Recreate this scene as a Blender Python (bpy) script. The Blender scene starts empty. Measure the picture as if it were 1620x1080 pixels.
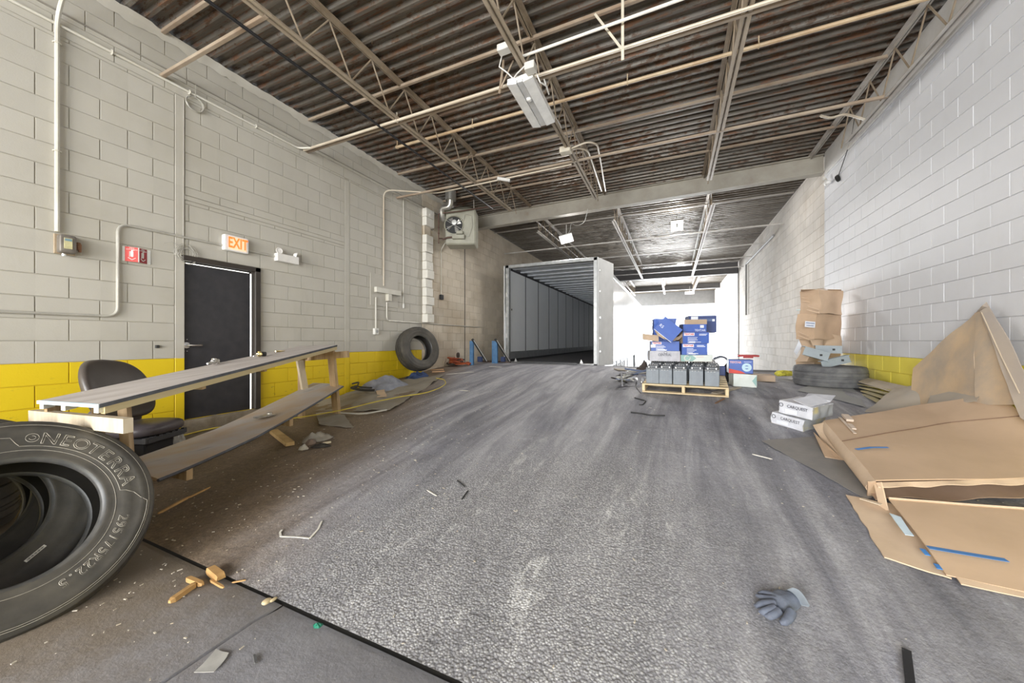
import bpy, bmesh, math, random
from mathutils import Vector, Matrix, noise, Euler
D=bpy.data; SC=bpy.context.scene; COL=SC.collection
rnd=random.Random(7)
PI=math.pi
# ---------------------------------------------------------------- camera
CZ=1.3; FPX=570.0; HPX=539.0; TH=math.atan(255/570.0); cs,sn=math.cos(TH),math.sin(TH)
cam=D.objects.new('camera',D.cameras.new('camera')); COL.objects.link(cam)
cam.location=(0,0,CZ); cam.rotation_euler=(PI/2,0,TH)
cam.data.lens=FPX/1620*36; cam.data.sensor_width=36; cam.data.shift_y=-1/1620; cam.data.clip_start=.05; cam.data.clip_end=400
SC.camera=cam
# ---------------------------------------------------------------- sky, daylight through the openings, exposure
w=D.worlds.new('world'); SC.world=w; w.use_nodes=True
bg=w.node_tree.nodes['Background']; bg.inputs[0].default_value=(.86,.93,1,1); bg.inputs[1].default_value=1.8
def area(name,loc,rot,sx,sy,e,col=(1,1,1),spread=180):
    l=D.lights.new(name,'AREA'); l.shape='RECTANGLE'; l.size=sx; l.size_y=sy; l.energy=e; l.color=col; l.spread=math.radians(spread)
    o=D.objects.new(name,l); COL.objects.link(o); o.location=loc; o.rotation_euler=rot; return o
area('daylight_front_opening',(-2.7,-6.8,2.2),(math.radians(90),0,0),3.4,3.8,570,(1,.98,.95))
area('daylight_front_opening_side',(1.0,-6.8,2.2),(math.radians(90),0,0),2.4,3.8,270,(.92,.96,1))
area('daylight_far_opening',(-1.35,28.4,1.6),(math.radians(-90),0,0),7.4,3.8,1700,(.95,.98,1))
SC.view_settings.view_transform='Standard'; SC.view_settings.look='None'; SC.view_settings.gamma=1; SC.view_settings.exposure=0.9
try: SC.view_settings.use_curve_mapping=False
except Exception: pass
# ---------------------------------------------------------------- geometry helpers
WL,WR,ZC=-5.285,2.60,4.82
def gz(X,Y):
    t=min(1,max(0,(X+2.6)/3.47)); t=t*t*(3-2*t); sl=.105+.025*t
    if Y<1.17: return 0.0
    v=sl*(Y-1.17); k=.10; m=.68-.05*t
    h=max(0,min(1,.5+.5*(m-v)/k)); return m*(1-h)+v*h-k*h*(1-h)
def ray(px,py):
    a=(px-810)/FPX; b=(HPX-py)/FPX
    return Vector((a*cs-sn,a*sn+cs,b))
def at(px,py,X=None,Y=None,z=None,d=None,g=None):
    r=ray(px,py)
    if X is not None: s=X/r.x
    elif Y is not None: s=Y/r.y
    elif z is not None: s=(z-CZ)/r.z
    elif d is not None: s=d
    else:
        lo,hi=.3,60
        for i in range(50):
            m=(lo+hi)/2
            if CZ+r.z*m<gz(r.x*m,r.y*m)+g: hi=m
            else: lo=m
        s=lo
    p=Vector((r.x*s,r.y*s,CZ+r.z*s))
    if g is not None and not(WL+.04<p.x<WR-.06): p.x=min(WR-.06,max(WL+.04,p.x)); p.z=gz(p.x,p.y)+g
    return p
class MB:
    def __init__(s): s.v=[]; s.f=[]
    def add(s,vs,fs,M=None):
        b=len(s.v)
        for p in vs:
            p=Vector(p); s.v.append(M@p if M is not None else p)
        for f in fs: s.f.append(tuple(b+i for i in f))
        return s
    def box(s,c,d,M=None,bv=0):
        x,y,z=c; a,b,e=d[0]/2,d[1]/2,d[2]/2
        if bv:
            k=min(bv,a*.9,b*.9,e*.9); vs=[]; 
            for sx in(-1,1):
                for sy in(-1,1):
                    for sz in(-1,1):
                        vs+= [(x+sx*a,y+sy*(b-k),z+sz*(e-k)),(x+sx*(a-k),y+sy*b,z+sz*(e-k)),(x+sx*(a-k),y+sy*(b-k),z+sz*e)]
            I=lambda sx,sy,sz,q:((sx*2+sy)*2+sz)*3+q
            fs=[]
            for u in(0,1):
                fs.append(tuple([I(u,0,0,0),I(u,1,0,0),I(u,1,1,0),I(u,0,1,0)][::(1 if u else -1)]))
                fs.append(tuple([I(0,u,0,1),I(1,u,0,1),I(1,u,1,1),I(0,u,1,1)][::(-1 if u else 1)]))
                fs.append(tuple([I(0,0,u,2),I(1,0,u,2),I(1,1,u,2),I(0,1,u,2)][::(1 if u else -1)]))
            for u in(0,1):
                for t in(0,1):
                    fs.append((I(0,u,t,1),I(1,u,t,1),I(1,u,t,2),I(0,u,t,2)))
                    fs.append((I(u,0,t,0),I(u,1,t,0),I(u,1,t,2),I(u,0,t,2)))
                    fs.append((I(u,t,0,0),I(u,t,1,0),I(u,t,1,1),I(u,t,0,1)))
            for u in(0,1):
                for t in(0,1):
                    for r in(0,1): fs.append((I(u,t,r,0),I(u,t,r,1),I(u,t,r,2)))
            return s.add(vs,fs,M)
        vs=[(x+i*a,y+j*b,z+k*e) for i in(-1,1) for j in(-1,1) for k in(-1,1)]
        return s.add(vs,[(0,1,3,2),(4,6,7,5),(0,4,5,1),(2,3,7,6),(0,2,6,4),(1,5,7,3)],M)
    def bar(s,p,q,w,h=None,up=(0,0,1)):
        p=Vector(p);q=Vector(q);h=h or w; d=(q-p); L=d.length
        if L<1e-6: return s
        d.normalize(); u=Vector(up)
        if abs(d.dot(u))>.98: u=Vector((0,1,0))
        x=d.cross(u).normalized(); y=x.cross(d)
        M=Matrix((x,d,y)).transposed().to_4x4(); M.translation=(p+q)/2
        return s.box((0,0,0),(w,L,h),M)
    def tube(s,pts,r,n=8,cap=True,closed=False):
        pts=[Vector(p) for p in pts]; N=len(pts); R=r if isinstance(r,(list,tuple)) else [r]*N
        b=len(s.v); prev=None
        for i,p in enumerate(pts):
            if closed: d=pts[(i+1)%N]-pts[i-1]
            else: d=pts[min(i+1,N-1)]-pts[max(i-1,0)]
            d.normalize()
            if prev is None:
                u=Vector((0,0,1)) if abs(d.z)<.9 else Vector((1,0,0))
                x=d.cross(u).normalized()
            else:
                x=(prev-d*prev.dot(d))
                x=x.normalized() if x.length>1e-5 else d.orthogonal().normalized()
            prev=x; y=d.cross(x)
            for k in range(n):
                a=2*PI*k/n; s.v.append(p+(x*math.cos(a)+y*math.sin(a))*R[i])
        for i in range(N if closed else N-1):
            j=(i+1)%N
            for k in range(n):
                k2=(k+1)%n; s.f.append((b+i*n+k,b+i*n+k2,b+j*n+k2,b+j*n+k))
        if cap and not closed:
            s.f.append(tuple(b+k for k in range(n))[::-1]); s.f.append(tuple(b+(N-1)*n+k for k in range(n)))
        return s
    def lathe(s,prof,n=32,M=None,closed=False):
        b=len(s.v);P=len(prof)
        for i in range(n):
            a=2*PI*i/n
            for r,z in prof:
                p=Vector((r*math.cos(a),r*math.sin(a),z)); s.v.append(M@p if M is not None else p)
        for i in range(n):
            j=(i+1)%n
            for k in range(P if closed else P-1):
                k2=(k+1)%P
                s.f.append((b+i*P+k,b+j*P+k,b+j*P+k2,b+i*P+k2))
        return s
    def prism(s,poly,vec,M=None):
        n=len(poly); v=Vector(vec)
        vs=[Vector(p) for p in poly]+[Vector(p)+v for p in poly]
        fs=[tuple(range(n))[::-1],tuple(range(n,2*n))]+[(i,(i+1)%n,n+(i+1)%n,n+i) for i in range(n)]
        return s.add(vs,fs,M)
    def grid(s,fn,nu,nv,thick=0,M=None):
        b=len(s.v)
        vs=[Vector(fn(i/nu,j/nv)) for i in range(nu+1) for j in range(nv+1)]
        I=lambda i,j:i*(nv+1)+j
        fs=[(I(i,j),I(i+1,j),I(i+1,j+1),I(i,j+1)) for i in range(nu) for j in range(nv)]
        if thick:
            n=len(vs); vs+=[p-Vector((0,0,thick)) if not callable(thick) else p+thick(p) for p in vs[:n]]
            fs+=[(n+c,n+b_,n+a2,n+a) for (a,a2,b_,c) in [(f[0],f[1],f[2],f[3]) for f in fs[:]]]
            for i in range(nu):
                for j in(0,nv): fs.append((I(i,j),I(i+1,j),n+I(i+1,j),n+I(i,j)))
            for j in range(nv):
                for i in(0,nu): fs.append((I(i,j),I(i,j+1),n+I(i,j+1),n+I(i,j)))
        return s.add(vs,fs,M)
    def superbox(s,c,d,e=4,n=10,M=None):
        vs=[];fs=[]; x,y,z=c
        def pw(t,q): return math.copysign(abs(t)**q,t)
        q=2/e; m=2*n
        for i in range(n+1):
            ph=-PI/2+PI*i/n
            for j in range(m):
                th=2*PI*j/m+PI/m
                vs.append((x+d[0]/2*pw(math.cos(ph),q)*pw(math.cos(th),q),y+d[1]/2*pw(math.cos(ph),q)*pw(math.sin(th),q),z+d[2]/2*pw(math.sin(ph),q)))
        for i in range(n):
            for j in range(m):
                fs.append((i*m+j,i*m+(j+1)%m,(i+1)*m+(j+1)%m,(i+1)*m+j))
        return s.add(vs,fs,M)
    def shift(s,v): s.v=[p+Vector(v) for p in s.v]; return s
    def mesh(s,name,smooth=False,rec=True):
        me=D.meshes.new(name); me.from_pydata([tuple(p) for p in s.v],[],s.f); 
        if rec:
            bm=bmesh.new(); bm.from_mesh(me); bmesh.ops.remove_doubles(bm,verts=bm.verts,dist=1e-6); bmesh.ops.recalc_face_normals(bm,faces=bm.faces); bm.to_mesh(me); bm.free()
        if smooth:
            for p in me.polygons: p.use_smooth=True
            try: me.set_sharp_from_angle(angle=math.radians(smooth if smooth is not True else 40))
            except Exception: pass
        return me
def tag(o,label=None,cat=None,group=None,kind=None):
    if label: o['label']=label
    if cat: o['category']=cat
    if group: o['group']=group
    if kind: o['kind']=kind
    return o
def thing(name,label,cat,loc=(0,0,0),rz=0,group=None,M=None,kind=None):
    o=D.objects.new(name,None); COL.objects.link(o); o.empty_display_size=.1
    o.matrix_world=M if M is not None else Matrix.Translation(Vector(loc))@Matrix.Rotation(rz,4,'Z')
    return tag(o,label,cat,group,kind)
FRONT={}
def part(name,mb,m,parent,world=False,smooth=False,label=None,kind=None,rec=True):
    if parent in FRONT and (name.startswith('print_') or name in('lettering','logo','address_label','white_sticker')): parent=FRONT[parent]
    me=mb if isinstance(mb,bpy.types.Mesh) else mb.mesh(name,smooth,rec)
    if world:
        R=parent
        T=R.matrix_basis.copy()
        if R.parent is not None: T=R.parent.matrix_basis@T
        me.transform(T.inverted())
    if m is not None and not me.materials: me.materials.append(m)
    o=D.objects.new(name,me); COL.objects.link(o); o.parent=parent
    if label: o['label']=label
    if kind: o['kind']=kind
    return o
def solo(name,mb,m,label=None,cat=None,group=None,kind=None,smooth=False,rec=True):
    xs=[p.x for p in mb.v];ys=[p.y for p in mb.v];zs=[p.z for p in mb.v]
    c=Vector(((min(xs)+max(xs))/2,(min(ys)+max(ys))/2,min(zs)))
    mb.shift(-c); me=mb.mesh(name,smooth,rec); me.materials.append(m)
    o=D.objects.new(name,me); COL.objects.link(o); o.location=c
    return tag(o,label,cat,group,kind)
def copytree(o,parent=None,M=None):
    c=o.copy(); COL.objects.link(c)
    if parent is not None: c.parent=parent
    if M is not None: c.matrix_basis=M
    for ch in [x for x in D.objects if x.parent==o]: copytree(ch,c)
    return c
def frame(o,x,y=None,z=None):
    x=Vector(x).normalized()
    if z is None: y=Vector(y); z=x.cross(y).normalized(); y=z.cross(x)
    else: z=Vector(z).normalized(); y=z.cross(x).normalized(); x=y.cross(z)
    M=Matrix((x,y,z)).transposed().to_4x4(); M.translation=Vector(o); return M
def bend(pts,r=.08,n=5):
    pts=[Vector(p) for p in pts]; out=[pts[0]]
    for i in range(1,len(pts)-1):
        a,b,c=pts[i-1],pts[i],pts[i+1]; u=(a-b);v=(c-b); q=min(r,u.length*.45,v.length*.45)
        p0=b+u.normalized()*q;p1=b+v.normalized()*q
        for k in range(n+1):
            t=k/n; out.append(p0*(1-t)**2+b*2*t*(1-t)+p1*t*t)
    return out+[pts[-1]]
# ---------------------------------------------------------------- materials
MATS={}
def N(nt,t,**kw):
    n=nt.nodes.new(t)
    for k,v in kw.items():
        if k in n.inputs.keys(): n.inputs[k].default_value=v
        else: setattr(n,k,v)
    return n
def base(name):
    m=D.materials.new(name); m.use_nodes=True; nt=m.node_tree; b=nt.nodes['Principled BSDF']
    return m,nt,b
def ramp(nt,fac,stops):
    r=nt.nodes.new('ShaderNodeValToRGB'); e=r.color_ramp.elements
    while len(e)<len(stops): e.new(.5)
    for i,(p,c) in enumerate(stops): e[i].position=p; e[i].color=(*c,1) if len(c)==3 else c
    nt.links.new(fac,r.inputs[0]); return r
def mixc(nt,f,a,b,bt='MIX'):
    n=nt.nodes.new('ShaderNodeMix'); n.data_type='RGBA'; n.blend_type=bt
    for s,v in((n.inputs[0],f),(n.inputs[6],a),(n.inputs[7],b)):
        if hasattr(v,'links'): nt.links.new(v,s)
        elif isinstance(v,(int,float)): s.default_value=v
        else: s.default_value=(*v,1)
    return n.outputs[2]
def mth(nt,op,a,b=None,c=None):
    n=nt.nodes.new('ShaderNodeMath'); n.operation=op
    for i,v in enumerate((a,b,c)):
        if v is None: continue
        if hasattr(v,'links'): nt.links.new(v,n.inputs[i])
        else: n.inputs[i].default_value=v
    return n.outputs[0]
def sstep(nt,v,a,b):
    n=nt.nodes.new('ShaderNodeMapRange'); n.interpolation_type='SMOOTHSTEP'; nt.links.new(v,n.inputs[0]); n.inputs[1].default_value=a; n.inputs[2].default_value=b; return n.outputs[0]
def noisef(nt,vec,scale,detail=5,rough=.6,dist=0):
    n=nt.nodes.new('ShaderNodeTexNoise'); n.inputs['Scale'].default_value=scale; n.inputs['Detail'].default_value=detail; n.inputs['Roughness'].default_value=rough; n.inputs['Distortion'].default_value=dist
    nt.links.new(vec,n.inputs['Vector']); return n.outputs[0]
def mapv(nt,vec,sc):
    n=nt.nodes.new('ShaderNodeMapping'); n.inputs['Scale'].default_value=sc; nt.links.new(vec,n.inputs[0]); return n.outputs[0]
def bump(nt,b,h,strength=.3,dist=.01):
    n=nt.nodes.new('ShaderNodeBump'); n.inputs['Strength'].default_value=strength; n.inputs['Distance'].default_value=dist
    nt.links.new(h,n.inputs['Height']); nt.links.new(n.outputs[0],b.inputs['Normal'])
def M_(name,c1,c2=None,scale=6,rough=.6,metal=0,bp=0,bscale=60,sx=(1,1,1),lo=.35,hi=.65,c3=None,pos=True,rvar=0):
    if name in MATS: return MATS[name]
    m,nt,b=base(name)
    g=nt.nodes.new('ShaderNodeNewGeometry').outputs['Position'] if pos else nt.nodes.new('ShaderNodeTexCoord').outputs['Object']
    v=mapv(nt,g,sx)
    b.inputs['Roughness'].default_value=rough; b.inputs['Metallic'].default_value=metal
    if c2 is None: c2=tuple(x*.85 for x in c1)
    nf=noisef(nt,v,scale)
    st=[(lo,c1),(hi,c2)] + ([(min(1,hi+.15),c3)] if c3 else [])
    r=ramp(nt,nf,st); nt.links.new(r.outputs[0],b.inputs['Base Color'])
    if rvar: nt.links.new(mth(nt,'MULTIPLY_ADD',nf,rvar,rough-rvar/2),b.inputs['Roughness'])
    if bp: bump(nt,b,noisef(nt,v,bscale,4),bp,.004)
    MATS[name]=m; return m
def emis(name,c,s):
    m,nt,b=base(name); b.inputs['Base Color'].default_value=(*c,1); b.inputs['Emission Color'].default_value=(*c,1); b.inputs['Emission Strength'].default_value=s; return m
def wall_mat(name,paint,dirt,yellow=None,vary=.06,stain=.0,ymax=99,rough=.55):
    m,nt,b=base(name); P=nt.nodes.new('ShaderNodeNewGeometry').outputs['Position']
    sp=nt.nodes.new('ShaderNodeSeparateXYZ'); nt.links.new(P,sp.inputs[0])
    # value of its own for every block
    row=mth(nt,'FLOOR',mth(nt,'DIVIDE',mth(nt,'SUBTRACT',sp.outputs[2],.0808),.2032)); colu=mth(nt,'FLOOR',mth(nt,'MULTIPLY_ADD',sp.outputs[1],1/.4064,mth(nt,'MULTIPLY',row,.5)))
    cx=nt.nodes.new('ShaderNodeCombineXYZ'); nt.links.new(row,cx.inputs[0]); nt.links.new(colu,cx.inputs[1])
    wn=nt.nodes.new('ShaderNodeTexWhiteNoise'); nt.links.new(cx.outputs[0],wn.inputs['Vector'])
    n1=noisef(nt,P,1.1,6,.65); n2=noisef(nt,mapv(nt,P,(1,1,.35)),3,6,.7)
    c=mixc(nt,mth(nt,'MULTIPLY',sstep(nt,n1,.42,.75),.55),paint,dirt)
    c=mixc(nt,mth(nt,'MULTIPLY',sstep(nt,n2,.55,.75),.35+stain),c,dirt)
    k=mth(nt,'MULTIPLY_ADD',wn.outputs[0],vary,1-vary/2)
    cc=nt.nodes.new('ShaderNodeCombineXYZ'); [nt.links.new(k,cc.inputs[i]) for i in range(3)]
    c=mixc(nt,1.0,c,cc.outputs[0],'MULTIPLY')
    if stain:
        bn=sstep(nt,noisef(nt,P,.55,3,.5),.5,.68); c=mixc(nt,mth(nt,'MULTIPLY',bn,stain),c,(.33,.24,.14))
    if yellow:
        wob=mth(nt,'MULTIPLY_ADD',noisef(nt,P,4,3),.012,1.091)
        f=mth(nt,'MULTIPLY',mth(nt,'LESS_THAN',sp.outputs[2],wob),mth(nt,'LESS_THAN',sp.outputs[1],ymax))
        scr=sstep(nt,noisef(nt,mapv(nt,P,(1,1,2.2)),7,7,.75),.60,.68)
        low=mth(nt,'SUBTRACT',1,sstep(nt,sp.outputs[2],.35,1.1))
        y=mixc(nt,mth(nt,'MULTIPLY',scr,mth(nt,'MULTIPLY_ADD',low,.8,.05)),yellow,(.16,.12,.05))
        c=mixc(nt,f,c,y)
    nt.links.new(c,b.inputs['Base Color']); b.inputs['Roughness'].default_value=rough
    bump(nt,b,mth(nt,'ADD',noisef(nt,P,90,4,.7),mth(nt,'MULTIPLY',noisef(nt,P,12,3),.7)),.25,.004)
    return m
# ================================================================ SETTING
PAINT=wall_mat('painted_block',(.48,.455,.40),(.40,.37,.305),yellow=(.74,.53,.008),ymax=6.9)
PAINTR=wall_mat('painted_block_right',(.70,.71,.745),(.63,.635,.655),yellow=(.84,.72,.08),ymax=8.55,vary=.035)
BAREL=wall_mat('bare_block_left',(.62,.55,.45),(.46,.38,.28),vary=.16,stain=.35,rough=.85)
BARER=wall_mat('bare_block_right',(.72,.68,.63),(.60,.54,.47),vary=.14,stain=.15,rough=.85)
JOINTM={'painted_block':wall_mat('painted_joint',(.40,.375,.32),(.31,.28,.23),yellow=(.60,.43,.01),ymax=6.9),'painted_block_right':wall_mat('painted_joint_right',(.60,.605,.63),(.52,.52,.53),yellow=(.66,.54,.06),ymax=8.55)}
CH,BL=.2032,.4064; Z0=1.3-CH*9    # course lines at camera height plus whole courses
_bm={}
def block_mesh(L,H,side):
    k=(round(L,3),round(H,3),side)
    if k in _bm: return _bm[k]
    mb=MB(); t=.0025; c=.003; a=L/2-t; h=H/2-t; d=.010*side
    vs=[(-d,y,z) for y,z in((-a,-h),(a,-h),(a,h),(-a,h))]+[(0,y,z) for y,z in((-a+c,-h+c),(a-c,-h+c),(a-c,h-c),(-a+c,h-c))]
    mb.add(vs,[(4,5,6,7),(0,1,5,4),(1,2,6,5),(2,3,7,6),(3,0,4,7)])
    me=D.meshes.new('block'); me.from_pydata([tuple(v) for v in mb.v],[],[f if side>0 else f[::-1] for f in mb.f]); _bm[k]=me; return me
def visible(p):
    x,y,z=p; zc=-x*sn+y*cs
    if zc<.3: return 0
    px=810+FPX*(x*cs+y*sn)/zc; py=HPX-FPX*(z-CZ)/zc
    if -60<px<1680 and -40<py<1120: return 1/zc
    return 0
def block_wall(name,X,side,y0,y1,z0,z1,mat,sections,holes,limit=300):
    """sections: list (ya,yb,za,zb,phase); holes: (ya,yb,za,zb)"""
    R=thing(name,None,None,(X,(y0+y1)/2,z0),kind='structure'); O=R.location
    t=.2
    bk=MB(); 
    # backing with the joints' face 8 mm behind the block faces, cut around the holes
    ys=sorted({y0,y1}|{h[i] for h in holes for i in(0,1)}); zs=sorted({z0,z1}|{h[i] for h in holes for i in(2,3)})
    for i in range(len(ys)-1):
        for j in range(len(zs)-1):
            cy=(ys[i]+ys[i+1])/2; cz=(zs[j]+zs[j+1])/2
            if any(h[0]<cy<h[1] and h[2]<cz<h[3] for h in holes): continue
            bk.box((X-side*(.008+t/2),cy,cz),(t,ys[i+1]-ys[i],zs[j+1]-zs[j]))
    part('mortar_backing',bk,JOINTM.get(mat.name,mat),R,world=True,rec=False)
    cells=[]
    for (ya,yb,za,zb,ph) in sections:
        n0=math.floor((za-Z0)/CH+1e-4); n=n0
        while Z0+n*CH<zb-1e-3:
            lo=max(za,Z0+n*CH); hi=min(zb,Z0+(n+1)*CH); n+=1
            if hi-lo<.03: continue
            off=ph+(BL/2 if (n%2) else 0)
            k=math.floor((ya-off)/BL)
            while off+k*BL<yb-1e-3:
                a=max(ya,off+k*BL); b=min(yb,off+(k+1)*BL); k+=1
                if b-a<.03: continue
                segs=[(a,b)]
                for h in holes:
                    if h[2]<hi-.02 and h[3]>lo+.02:
                        ns=[]
                        for (p,q) in segs:
                            if q<=h[0] or p>=h[1]: ns.append((p,q)); continue
                            if p<h[0]-.03: ns.append((p,h[0]))
                            if q>h[1]+.03: ns.append((h[1],q))
                        segs=ns
                for p,q in segs: cells.append((p,q,lo,hi))
    cells.sort(key=lambda c:-visible((X,(c[0]+c[1])/2,(c[2]+c[3])/2)))
    rest=MB()
    for i,(a,b,lo,hi) in enumerate(cells):
        me=block_mesh(b-a,hi-lo,side); c=Vector((X+side*rnd.uniform(-.0008,.0012),(a+b)/2,(lo+hi)/2))
        vis=visible(c)
        if i<limit and vis>0:
            if not me.materials: me.materials.append(mat)
            o=D.objects.new('block',me); COL.objects.link(o); o.parent=R; o.location=c-O
            if me.materials[0]!=mat: o.material_slots[0].link='OBJECT'; o.material_slots[0].material=mat
        else:
            rest.add([v.co+c for v in me.vertices],[tuple(p.vertices) for p in me.polygons])
    if rest.v: part('block_courses',rest,mat,R,world=True,kind='stuff',rec=False)
    return R
# left wall: old openings filled with block, each with its own bond
DY0,DY1,DZ0,DZ1=2.283,3.155,.362,2.31
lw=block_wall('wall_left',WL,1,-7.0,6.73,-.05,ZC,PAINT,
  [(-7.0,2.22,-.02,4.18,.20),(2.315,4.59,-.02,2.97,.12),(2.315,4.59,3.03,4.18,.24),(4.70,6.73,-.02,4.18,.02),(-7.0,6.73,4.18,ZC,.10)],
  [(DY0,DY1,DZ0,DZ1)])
s=MB(); s.box((WL-.004,2.2675,2.09),(.012,.088,4.17),bv=.003); part('pilaster_strip',s,PAINT,lw,world=True)
s=MB(); s.box((WL-.004,4.645,2.06),(.012,.10,4.17),bv=.003); part('pilaster_strip',s,PAINT,lw,world=True)
s=MB(); s.box((WL-.001,3.45,3.0),(.012,2.27,.05),bv=.004); part('filled_lintel',s,PAINT,lw,world=True)
wf=block_wall('wall_left_rear',WL,1,6.73,28.8,-.7,ZC,BAREL,[(6.73,8.59,-.65,ZC,.05),(8.61,28.8,-.65,ZC,.13)],[])
s=MB(); s.box((WL+.002,8.6,2.7),(.01,.018,4.2)); part('control_joint',s,M_('dark_joint',(.05,.045,.04)),wf,world=True)
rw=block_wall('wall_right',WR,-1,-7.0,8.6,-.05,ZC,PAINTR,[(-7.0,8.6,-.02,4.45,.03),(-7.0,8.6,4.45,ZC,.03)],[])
rf=block_wall('wall_right_rear',WR+.03,-1,8.6,28.8,-.7,ZC,BARER,[(8.6,18.42,-.65,ZC,.15),(18.5,28.8,-.65,ZC,.3)],[])
s=MB(); s.box((WR-.0,18.46,2.0),(.03,.07,5.0)); part('joint_cover',s,M_('dark_joint',(.05,.045,.04)),rf,world=True)
# jagged plaster along the deck on the left wall
def parge():
    mb=MB(); pts=[]; y=-1.0; r=random.Random(3)
    ys=[];
    while y<8.3: ys.append(y); y+=.05
    top=[(WL+.012,y,ZC-.005) for y in ys]; bot=[(WL+.012,y,ZC-.10-.05*noise.noise(Vector((y*3,0,0)))-.03*r.random()) for y in ys]
    lip=[(WL+.05+.02*noise.noise(Vector((y*5,3,0))),y,ZC-.012-.02*r.random()) for y in ys]
    n=len(ys); vs=top+lip+bot; fs=[]
    for i in range(n-1): fs+=[(i,i+1,n+i+1,n+i),(n+i,n+i+1,2*n+i+1,2*n+i)]
    return mb.add(vs,fs)
part('plaster_edge',parge(),PAINT,lw,world=True,smooth=True)
s=MB(); s.box((WR-.01,3.0,4.60),(.03,11.0,.42),bv=.01); part('plaster_band',s,M_('plaster_band',(.66,.65,.64),(.55,.53,.5),scale=2,rough=.7,bp=.3,bscale=30),rw,world=True)
# back wall with the door opening the daylight comes through, end wall header
bw=MB()
for (x0,x1,z0,z1) in [(WL-.2,-4.5,-.05,ZC),(2.3,WR+.2,-.05,ZC),(-4.5,2.3,4.2,ZC),(-.78,-.32,-.05,4.2)]: bw.box(((x0+x1)/2,-7.1,(z0+z1)/2),(x1-x0,.2,z1-z0))
o=solo('wall_back',bw,PAINT,kind='structure')
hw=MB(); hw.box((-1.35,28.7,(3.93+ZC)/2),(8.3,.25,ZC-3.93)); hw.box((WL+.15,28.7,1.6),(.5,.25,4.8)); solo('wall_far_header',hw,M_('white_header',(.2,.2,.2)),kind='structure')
# ---- ground
def floor_mat():
    m,nt,b=base('ramp_asphalt'); P=nt.nodes.new('ShaderNodeNewGeometry').outputs['Position']
    sp=nt.nodes.new('ShaderNodeSeparateXYZ'); nt.links.new(P,sp.inputs[0]); X,Y=sp.outputs[0],sp.outputs[1]
    wob=mth(nt,'MULTIPLY',mth(nt,'SUBTRACT',noisef(nt,P,.8,4),.5),1.6)
    brown=mth(nt,'SUBTRACT',1,sstep(nt,mth(nt,'ADD',mth(nt,'ADD',X,mth(nt,'MULTIPLY',Y,.42)),mth(nt,'MULTIPLY',wob,.6)),-2.15,-1.05))
    streak=noisef(nt,mapv(nt,P,(3.2,.35,1)),1.3,7,.65,.6)
    fine=noisef(nt,P,26,6,.75)
    vor=nt.nodes.new('ShaderNodeTexVoronoi'); vor.inputs['Scale'].default_value=85; nt.links.new(P,vor.inputs['Vector'])
    vor2=nt.nodes.new('ShaderNodeTexVoronoi'); vor2.inputs['Scale'].default_value=120; nt.links.new(P,vor2.inputs['Vector'])
    c=ramp(nt,streak,[(.34,(.17,.17,.195)),(.5,(.28,.278,.305)),(.66,(.44,.435,.46))]).outputs[0]
    # exposed stones where the surface is worn
    px=mth(nt,'SUBTRACT',X,-.9); py=mth(nt,'SUBTRACT',Y,1.8)
    dd=mth(nt,'SQRT',mth(nt,'ADD',mth(nt,'MULTIPLY',px,mth(nt,'MULTIPLY',px,.35)),mth(nt,'MULTIPLY',mth(nt,'MULTIPLY',py,py),.16)))
    worn=mth(nt,'MULTIPLY',mth(nt,'SUBTRACT',1,sstep(nt,mth(nt,'ADD',dd,mth(nt,'MULTIPLY',wob,.35)),.35,1.0)),mth(nt,'GREATER_THAN',Y,1.17))
    stone=ramp(nt,vor.outputs['Color'],[(.15,(.26,.255,.255)),(.5,(.42,.415,.41)),(.9,(.66,.655,.64))]).outputs[0]
    edge=sstep(nt,vor.outputs['Distance'],.25,.75)
    stone=mixc(nt,edge,stone,(.20,.195,.20))
    c=mixc(nt,mth(nt,'MULTIPLY',worn,.7),c,stone)
    sp2=sstep(nt,vor2.outputs['Distance'],.0,.24); spk=mth(nt,'MULTIPLY',mth(nt,'SUBTRACT',1,sp2),sstep(nt,noisef(nt,P,2.3,4),.45,.65))
    c=mixc(nt,mth(nt,'MULTIPLY',spk,.5),c,(.5,.49,.47))
    # pale scuffs
    sc=sstep(nt,noisef(nt,mapv(nt,P,(2.6,.8,1)),1.3,9,.82),.55,.68)
    c=mixc(nt,mth(nt,'MULTIPLY',sc,mth(nt,'MULTIPLY_ADD',worn,.5,.16)),c,(.80,.79,.77))
    dk=sstep(nt,noisef(nt,mapv(nt,P,(1.2,.5,1)),.9,4,.6),.56,.72); c=mixc(nt,mth(nt,'MULTIPLY',dk,.5),c,(.09,.09,.10))
    bc=ramp(nt,fine,[(.35,(.13,.088,.048)),(.6,(.225,.160,.095)),(.75,(.32,.245,.155))]).outputs[0]
    c=mixc(nt,mth(nt,'MULTIPLY',brown,.9),c,bc)
    g2=mth(nt,'MULTIPLY_ADD',noisef(nt,P,70,3,.8),1.5,.25); cg=nt.nodes.new('ShaderNodeCombineXYZ'); [nt.links.new(g2,cg.inputs[i]) for i in range(3)]
    c=mixc(nt,.8,c,cg.outputs[0],'MULTIPLY')
    nt.links.new(c,b.inputs['Base Color']); nt.links.new(mth(nt,'MULTIPLY_ADD',fine,.3,.48),b.inputs['Roughness'])
    h=mth(nt,'ADD',mth(nt,'MULTIPLY',fine,.6),mth(nt,'MULTIPLY',streak,1.0))
    h=mth(nt,'SUBTRACT',h,mth(nt,'MULTIPLY',mth(nt,'MULTIPLY',vor.outputs['Distance'],worn),.55))
    h=mth(nt,'ADD',h,mth(nt,'MULTIPLY',noisef(nt,P,7,5,.7),.9))
    bump(nt,b,h,.8,.012)
    return m
RAMP=floor_mat()
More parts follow.
